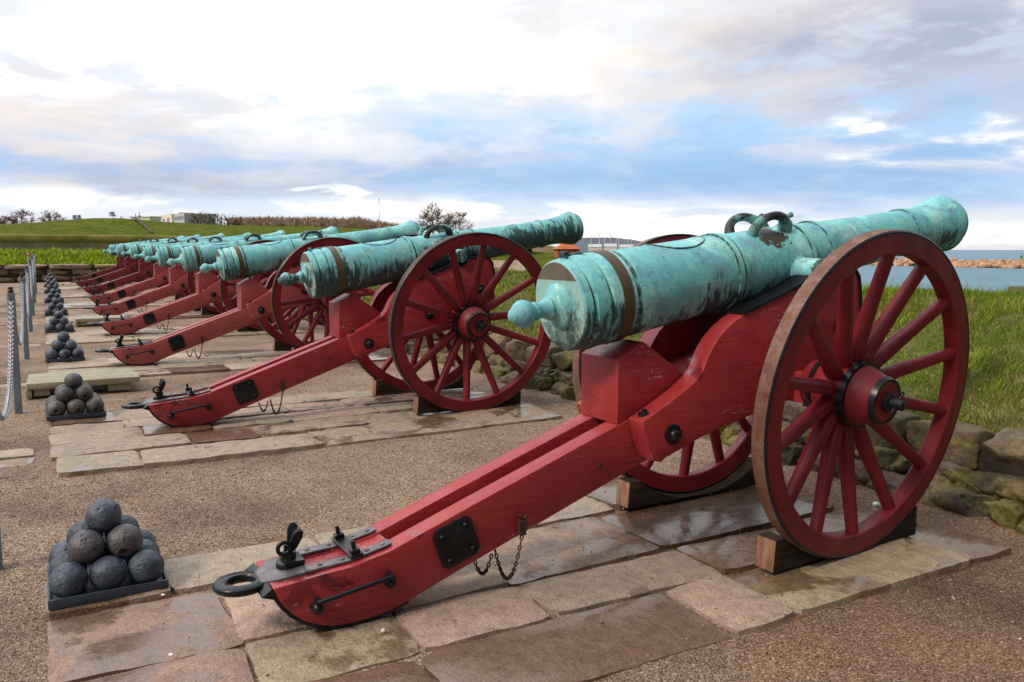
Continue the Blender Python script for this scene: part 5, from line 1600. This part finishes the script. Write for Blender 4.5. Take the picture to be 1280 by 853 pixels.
# apartment block
p0, p1 = at(192, 285), at(229, 246)
d_ = p1 - p0; L = d_.length
ab = empty('apartment_block', (p0.x, p0.y, 0)); ab.rotation_euler.z = math.atan2(d_.y, d_.x)
zt = zat(200, 270, 260); zt2 = zat(225, 270, 260)
MB().box(0, L * .68, 0, 9, -3, zt).build('cream_wall', [CREAM], ab, smooth=0)
MB().box(L * .682, L, .6, 9, -3, zt2 + .0).build('grey_wall', [GREYR], ab, smooth=0)
MB().box(0, L * .68, 0, 9, zt + .003, zt + .25).build('roof', [WHITEP], ab, smooth=0)
MB().box(L * .45, L * .68, 2, 6, zt + .353, zt + .75).build('roof_house', [CREAM], ab, smooth=0)
for fl in range(2):
    for k in range(4):
        x = L * (.05 + .155 * k); z = zt - 2.2 - 2.7 * fl
        w_ = MB().box(x, x + L * .10, -.05, .05, z, z + 1.4).build('window', [GLASS], ab, smooth=0)
    bl = MB().box(.1, L * .66, -.9, -.052, zt - 2.95 - 2.7 * fl, zt - 2.25 - 2.7 * fl).build('balcony', [WHITEP], ab, smooth=0)
for fl in range(3):
    MB().box(L * .72, L * .97, .53, .58, zt2 - 1.6 - 2.2 * fl, zt2 - .7 - 2.2 * fl).build('window', [GLASS], ab, smooth=0)
tag(ab, 'cream and grey apartment block showing above the rampart', 'building')
# two slim masts and a flat white shed beside it
p = at(177, 250, 0); r_ = empty('white_shed', p); zt = zat(177, 273.2, 250)
MB().box(-3.4, 3.4, 0, 4, -2, zt).build('wall', [WHITEP], r_, smooth=0); MB().box(-3.6, 3.6, -.2, 4.2, zt + .003, zt + .3).build('roof', [WHITEP], r_, smooth=0)
r_.rotation_euler.z = R(-50)
tag(r_, 'low white shed roof between the bent pine and the apartment block', 'shed')
for px, py in ((171, 268.5), (176, 266.8)):
    p = at(px, 240, 0); r_ = empty('radio_mast', p); zt = zat(px, py, 240)
    MB().tube([(0, 0, 0), (0, 0, zt)], [.18, .12], 6).build('pole', [GREYR], r_)
    MB().box(-.5, .5, -.1, .1, zt - 1.2, zt - .9).build('crossbar', [GREYR], r_)
    tag(r_, f"slim grey mast above the white shed, {'shorter' if px == 171 else 'taller'} of the two", 'mast', 'masts above the white shed')
# round red and white sign beside the post line
p = at(34.0, 35.5, ground_z(35)); r_ = empty('round_sign', p); r_.rotation_euler.z = -az_of(34)
zs = zat(34, 318.2, 35.5) - p.z
MB().tube([(0, 0, 0), (0, 0, zs + .05)], .02, 8).build('pole', [GREYR], r_)
d1 = MB().lathe([(-.03, 0), (-.03, .075), (-.02, .075), (-.02, 0)], 20, 'y').build('disc', [SIGNR], r_, loc=(0, 0, zs))
MB().lathe([(-.034, 0), (-.034, .045), (-.0305, .045), (-.0305, 0)], 20, 'y').build('white_centre', [WHITEP], d1)
tag(r_, 'small round red sign with white centre before the grass bank', 'sign')

# ------------------------------------------------------------------ camera
cam = bpy.data.cameras.new('camera'); co = bpy.data.objects.new('camera', cam); col.objects.link(co)
cam.sensor_width = 36; cam.lens = FPX / 1280 * 36; cam.clip_end = 100000; cam.clip_start = .05
co.location = (0, 0, EYE); co.rotation_euler = (R(90) - PITCH, 0, -R(YAW))
# a hair of roll, as in the photograph
co.rotation_euler = (Matrix.Rotation(-R(YAW), 3, 'Z') @ Matrix.Rotation(R(90) - PITCH, 3, 'X') @ Matrix.Rotation(R(.10), 3, 'Z')).to_euler()
sc.camera = co

# ------------------------------------------------------------------ light
SUN_AZ, SUN_EL = R(-102), R(42)        # bearing from +Y toward +X
sun = bpy.data.lights.new('sun', 'SUN'); so = bpy.data.objects.new('sun', sun); col.objects.link(so)
sun.energy = 1.5; sun.angle = R(10); sun.color = (1.0, .84, .66)
dirv = Vector((math.sin(SUN_AZ) * math.cos(SUN_EL), math.cos(SUN_AZ) * math.cos(SUN_EL), math.sin(SUN_EL)))
so.rotation_euler = dirv.to_track_quat('Z', 'Y').to_euler()

w = bpy.data.worlds.new('World'); sc.world = w; w.use_nodes = True
nt = w.node_tree; nt.nodes.clear(); h = H(nt)
out = h.node('ShaderNodeOutputWorld')
sky = h.node('ShaderNodeTexSky', sky_type='NISHITA'); sky.sun_disc = False; sky.sun_elevation = SUN_EL; sky.sun_rotation = SUN_AZ
d = h.vmath('NORMALIZE', h.coord('Generated'))
x, y, z = h.sep(d)
el = h.math('ARCSINE', z); az = h.math('ARCTAN2', x, y)
zz = h.math('ADD', h.math('MAXIMUM', z, 0.0), .13)
q = h.comb(h.math('DIVIDE', x, zz), h.math('DIVIDE', y, zz), 0)
n1 = h.noise(q, .9, 7, .58, .35); n2 = h.noise(h.vmath('ADD', q, (7.3, 2.1, 0)), 1.9, 6, .58, .25); n3 = h.noise(h.vmath('ADD', q, (1.3, 9.1, 0)), .42, 5, .55, .2)
qd = h.comb(h.math('MULTIPLY', az, 5.5), h.math('MULTIPLY', h.math('POWER', h.math('MAXIMUM', el, 0.0), .75), 15.0), 0)
n4 = h.noise(qd, 1.0, 9, .60, .35); n5 = h.noise(h.vmath('ADD', qd, (3.1, 8.2, 0)), 2.3, 9, .62, .2)
wa = h.math('ADD', az, h.math('MULTIPLY', h.math('SUBTRACT', n2, .5), .42)); we = h.math('ADD', el, h.math('MULTIPLY', h.math('SUBTRACT', n4, .5), h.math('MINIMUM', h.math('MULTIPLY', el, .75), .11)))
def blob(px, py, sx, sy):
    a0 = az_of(px); e0 = math.atan((HY - py) / FH * math.cos(a0 - R(YAW)))
    u = h.math('DIVIDE', h.math('SUBTRACT', wa, a0), sx / FH); v = h.math('DIVIDE', h.math('SUBTRACT', we, e0), sy / FH)
    r2 = h.math('ADD', h.math('MULTIPLY', u, u), h.math('MULTIPLY', v, v))
    return h.math('EXPONENT', h.math('MULTIPLY', r2, -1.0))
def lin(*c): return tuple((v / 255 / 12.92) if v / 255 <= .04045 else ((v / 255 + .055) / 1.055) ** 2.4 for v in c)
# open air between the clouds, by elevation
base = h.ramp(h.math('MULTIPLY', el, 1 / R(90)), [(0, lin(240, 232, 226)), (.012, lin(238, 234, 234)), (.030, lin(205, 220, 238)), (.055, lin(148, 188, 230)), (.09, lin(160, 204, 243)), (.14, lin(192, 217, 242)), (.19, lin(226, 226, 230)), (.30, lin(230, 229, 230)), (1, lin(226, 228, 234))])
cl = h.step(h.math('ADD', h.math('MULTIPLY', n1, .35), h.math('ADD', h.math('MULTIPLY', n4, .40), h.math('MULTIPLY', n5, .25))), .46, .58)
tone = h.step(n3, .36, .66)
ccol = h.mix(tone, lin(196, 203, 218), lin(242, 236, 232))
c = h.mix(h.math('MULTIPLY', cl, .80), base, ccol)
# grey cloud undersides
dark = h.math('MULTIPLY', h.step(n2, .50, .66), h.step(h.math('SUBTRACT', 1.0, n4), .45, .6))
c = h.mix(h.math('MULTIPLY', dark, .55), c, lin(158, 176, 206))
for (px, py, sx, sy, rgb, k) in ((800, 226, 330, 30, (150, 180, 216), .55), (1130, 230, 240, 40, (140, 176, 220), .6), (250, 232, 200, 22, (160, 170, 190), .65), (90, 235, 100, 12, (205, 205, 210), .4), (110, 165, 190, 45, (222, 208, 204), .75), (620, 165, 260, 40, (196, 218, 240), .6),
                                 (1100, 40, 300, 60, (196, 194, 208), .8), (860, 70, 240, 55, (232, 215, 198), .75), (1190, 60, 230, 75, (166, 174, 198), 1.0), (700, 120, 200, 30, (214, 208, 212), .6), (480, 205, 200, 16, (172, 184, 208), .6), (20, 60, 110, 90, (205, 198, 208), .6), (1240, 120, 90, 40, (190, 196, 215), .6), (640, 240, 150, 18, (150, 185, 228), .5), (380, 180, 180, 26, (200, 214, 236), .5)):
    b = h.math('MULTIPLY', blob(px, py, sx, sy), h.math('ADD', .35, h.math('MULTIPLY', h.step(n5, .36, .60), .85)))
    c = h.mix(h.math('MULTIPLY', b, k, clamp=True), c, lin(*rgb))
c = h.mix(h.math('MULTIPLY', blob(360, 50, 400, 85), .60), c, (1.12, 1.08, 1.03))
c = h.mix(h.math('MULTIPLY', blob(200, 150, 300, 40), .40), c, lin(238, 224, 214))
for (px, py, sx, sy, k) in ((330, 60, 330, 75, .8), (120, 80, 130, 30, .6), (1085, 160, 60, 14, 1.0), (1210, 182, 80, 12, .9), (416, 240, 22, 8, .9), (60, 246, 90, 10, .8), (560, 262, 240, 14, .75), (300, 262, 160, 8, .6), (840, 272, 150, 12, .6), (1010, 292, 330, 12, .75), (560, 100, 160, 40, .45)):
    b = h.math('MULTIPLY', blob(px, py, sx, sy), h.math('ADD', .15, h.math('MULTIPLY', h.step(n4, .40, .56), 1.05)))
    c = h.mix(h.math('MULTIPLY', b, k, clamp=True), c, (1.25, 1.19, 1.12))
# unseen sky gain added for contrast: boosted overhead and left, dimmed behind the camera
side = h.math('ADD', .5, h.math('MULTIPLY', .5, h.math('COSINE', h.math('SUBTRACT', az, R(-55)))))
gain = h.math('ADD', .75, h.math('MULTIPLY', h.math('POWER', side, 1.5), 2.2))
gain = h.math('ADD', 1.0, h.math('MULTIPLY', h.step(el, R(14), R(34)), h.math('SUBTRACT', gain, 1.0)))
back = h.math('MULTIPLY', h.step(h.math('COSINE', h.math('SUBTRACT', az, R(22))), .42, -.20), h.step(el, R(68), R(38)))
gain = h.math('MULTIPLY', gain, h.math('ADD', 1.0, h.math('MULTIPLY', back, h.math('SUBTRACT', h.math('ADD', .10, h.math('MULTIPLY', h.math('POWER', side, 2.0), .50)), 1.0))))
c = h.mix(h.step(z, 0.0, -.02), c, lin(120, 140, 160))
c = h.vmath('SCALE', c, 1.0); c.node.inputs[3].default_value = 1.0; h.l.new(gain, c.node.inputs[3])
bg1 = h.node('ShaderNodeBackground'); h.l.new(sky.outputs[0], bg1.inputs[0]); bg1.inputs[1].default_value = .06
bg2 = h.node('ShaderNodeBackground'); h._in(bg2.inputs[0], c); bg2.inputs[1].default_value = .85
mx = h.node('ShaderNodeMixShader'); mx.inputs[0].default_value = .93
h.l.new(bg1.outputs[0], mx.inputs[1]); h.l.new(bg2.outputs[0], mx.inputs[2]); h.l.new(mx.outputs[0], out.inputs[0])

sc.view_settings.view_transform = 'Standard'; sc.view_settings.look = 'None'
sc.view_settings.exposure = .52; sc.view_settings.gamma = 1; sc.view_settings.use_curve_mapping = False
sc.cycles.max_bounces = 6
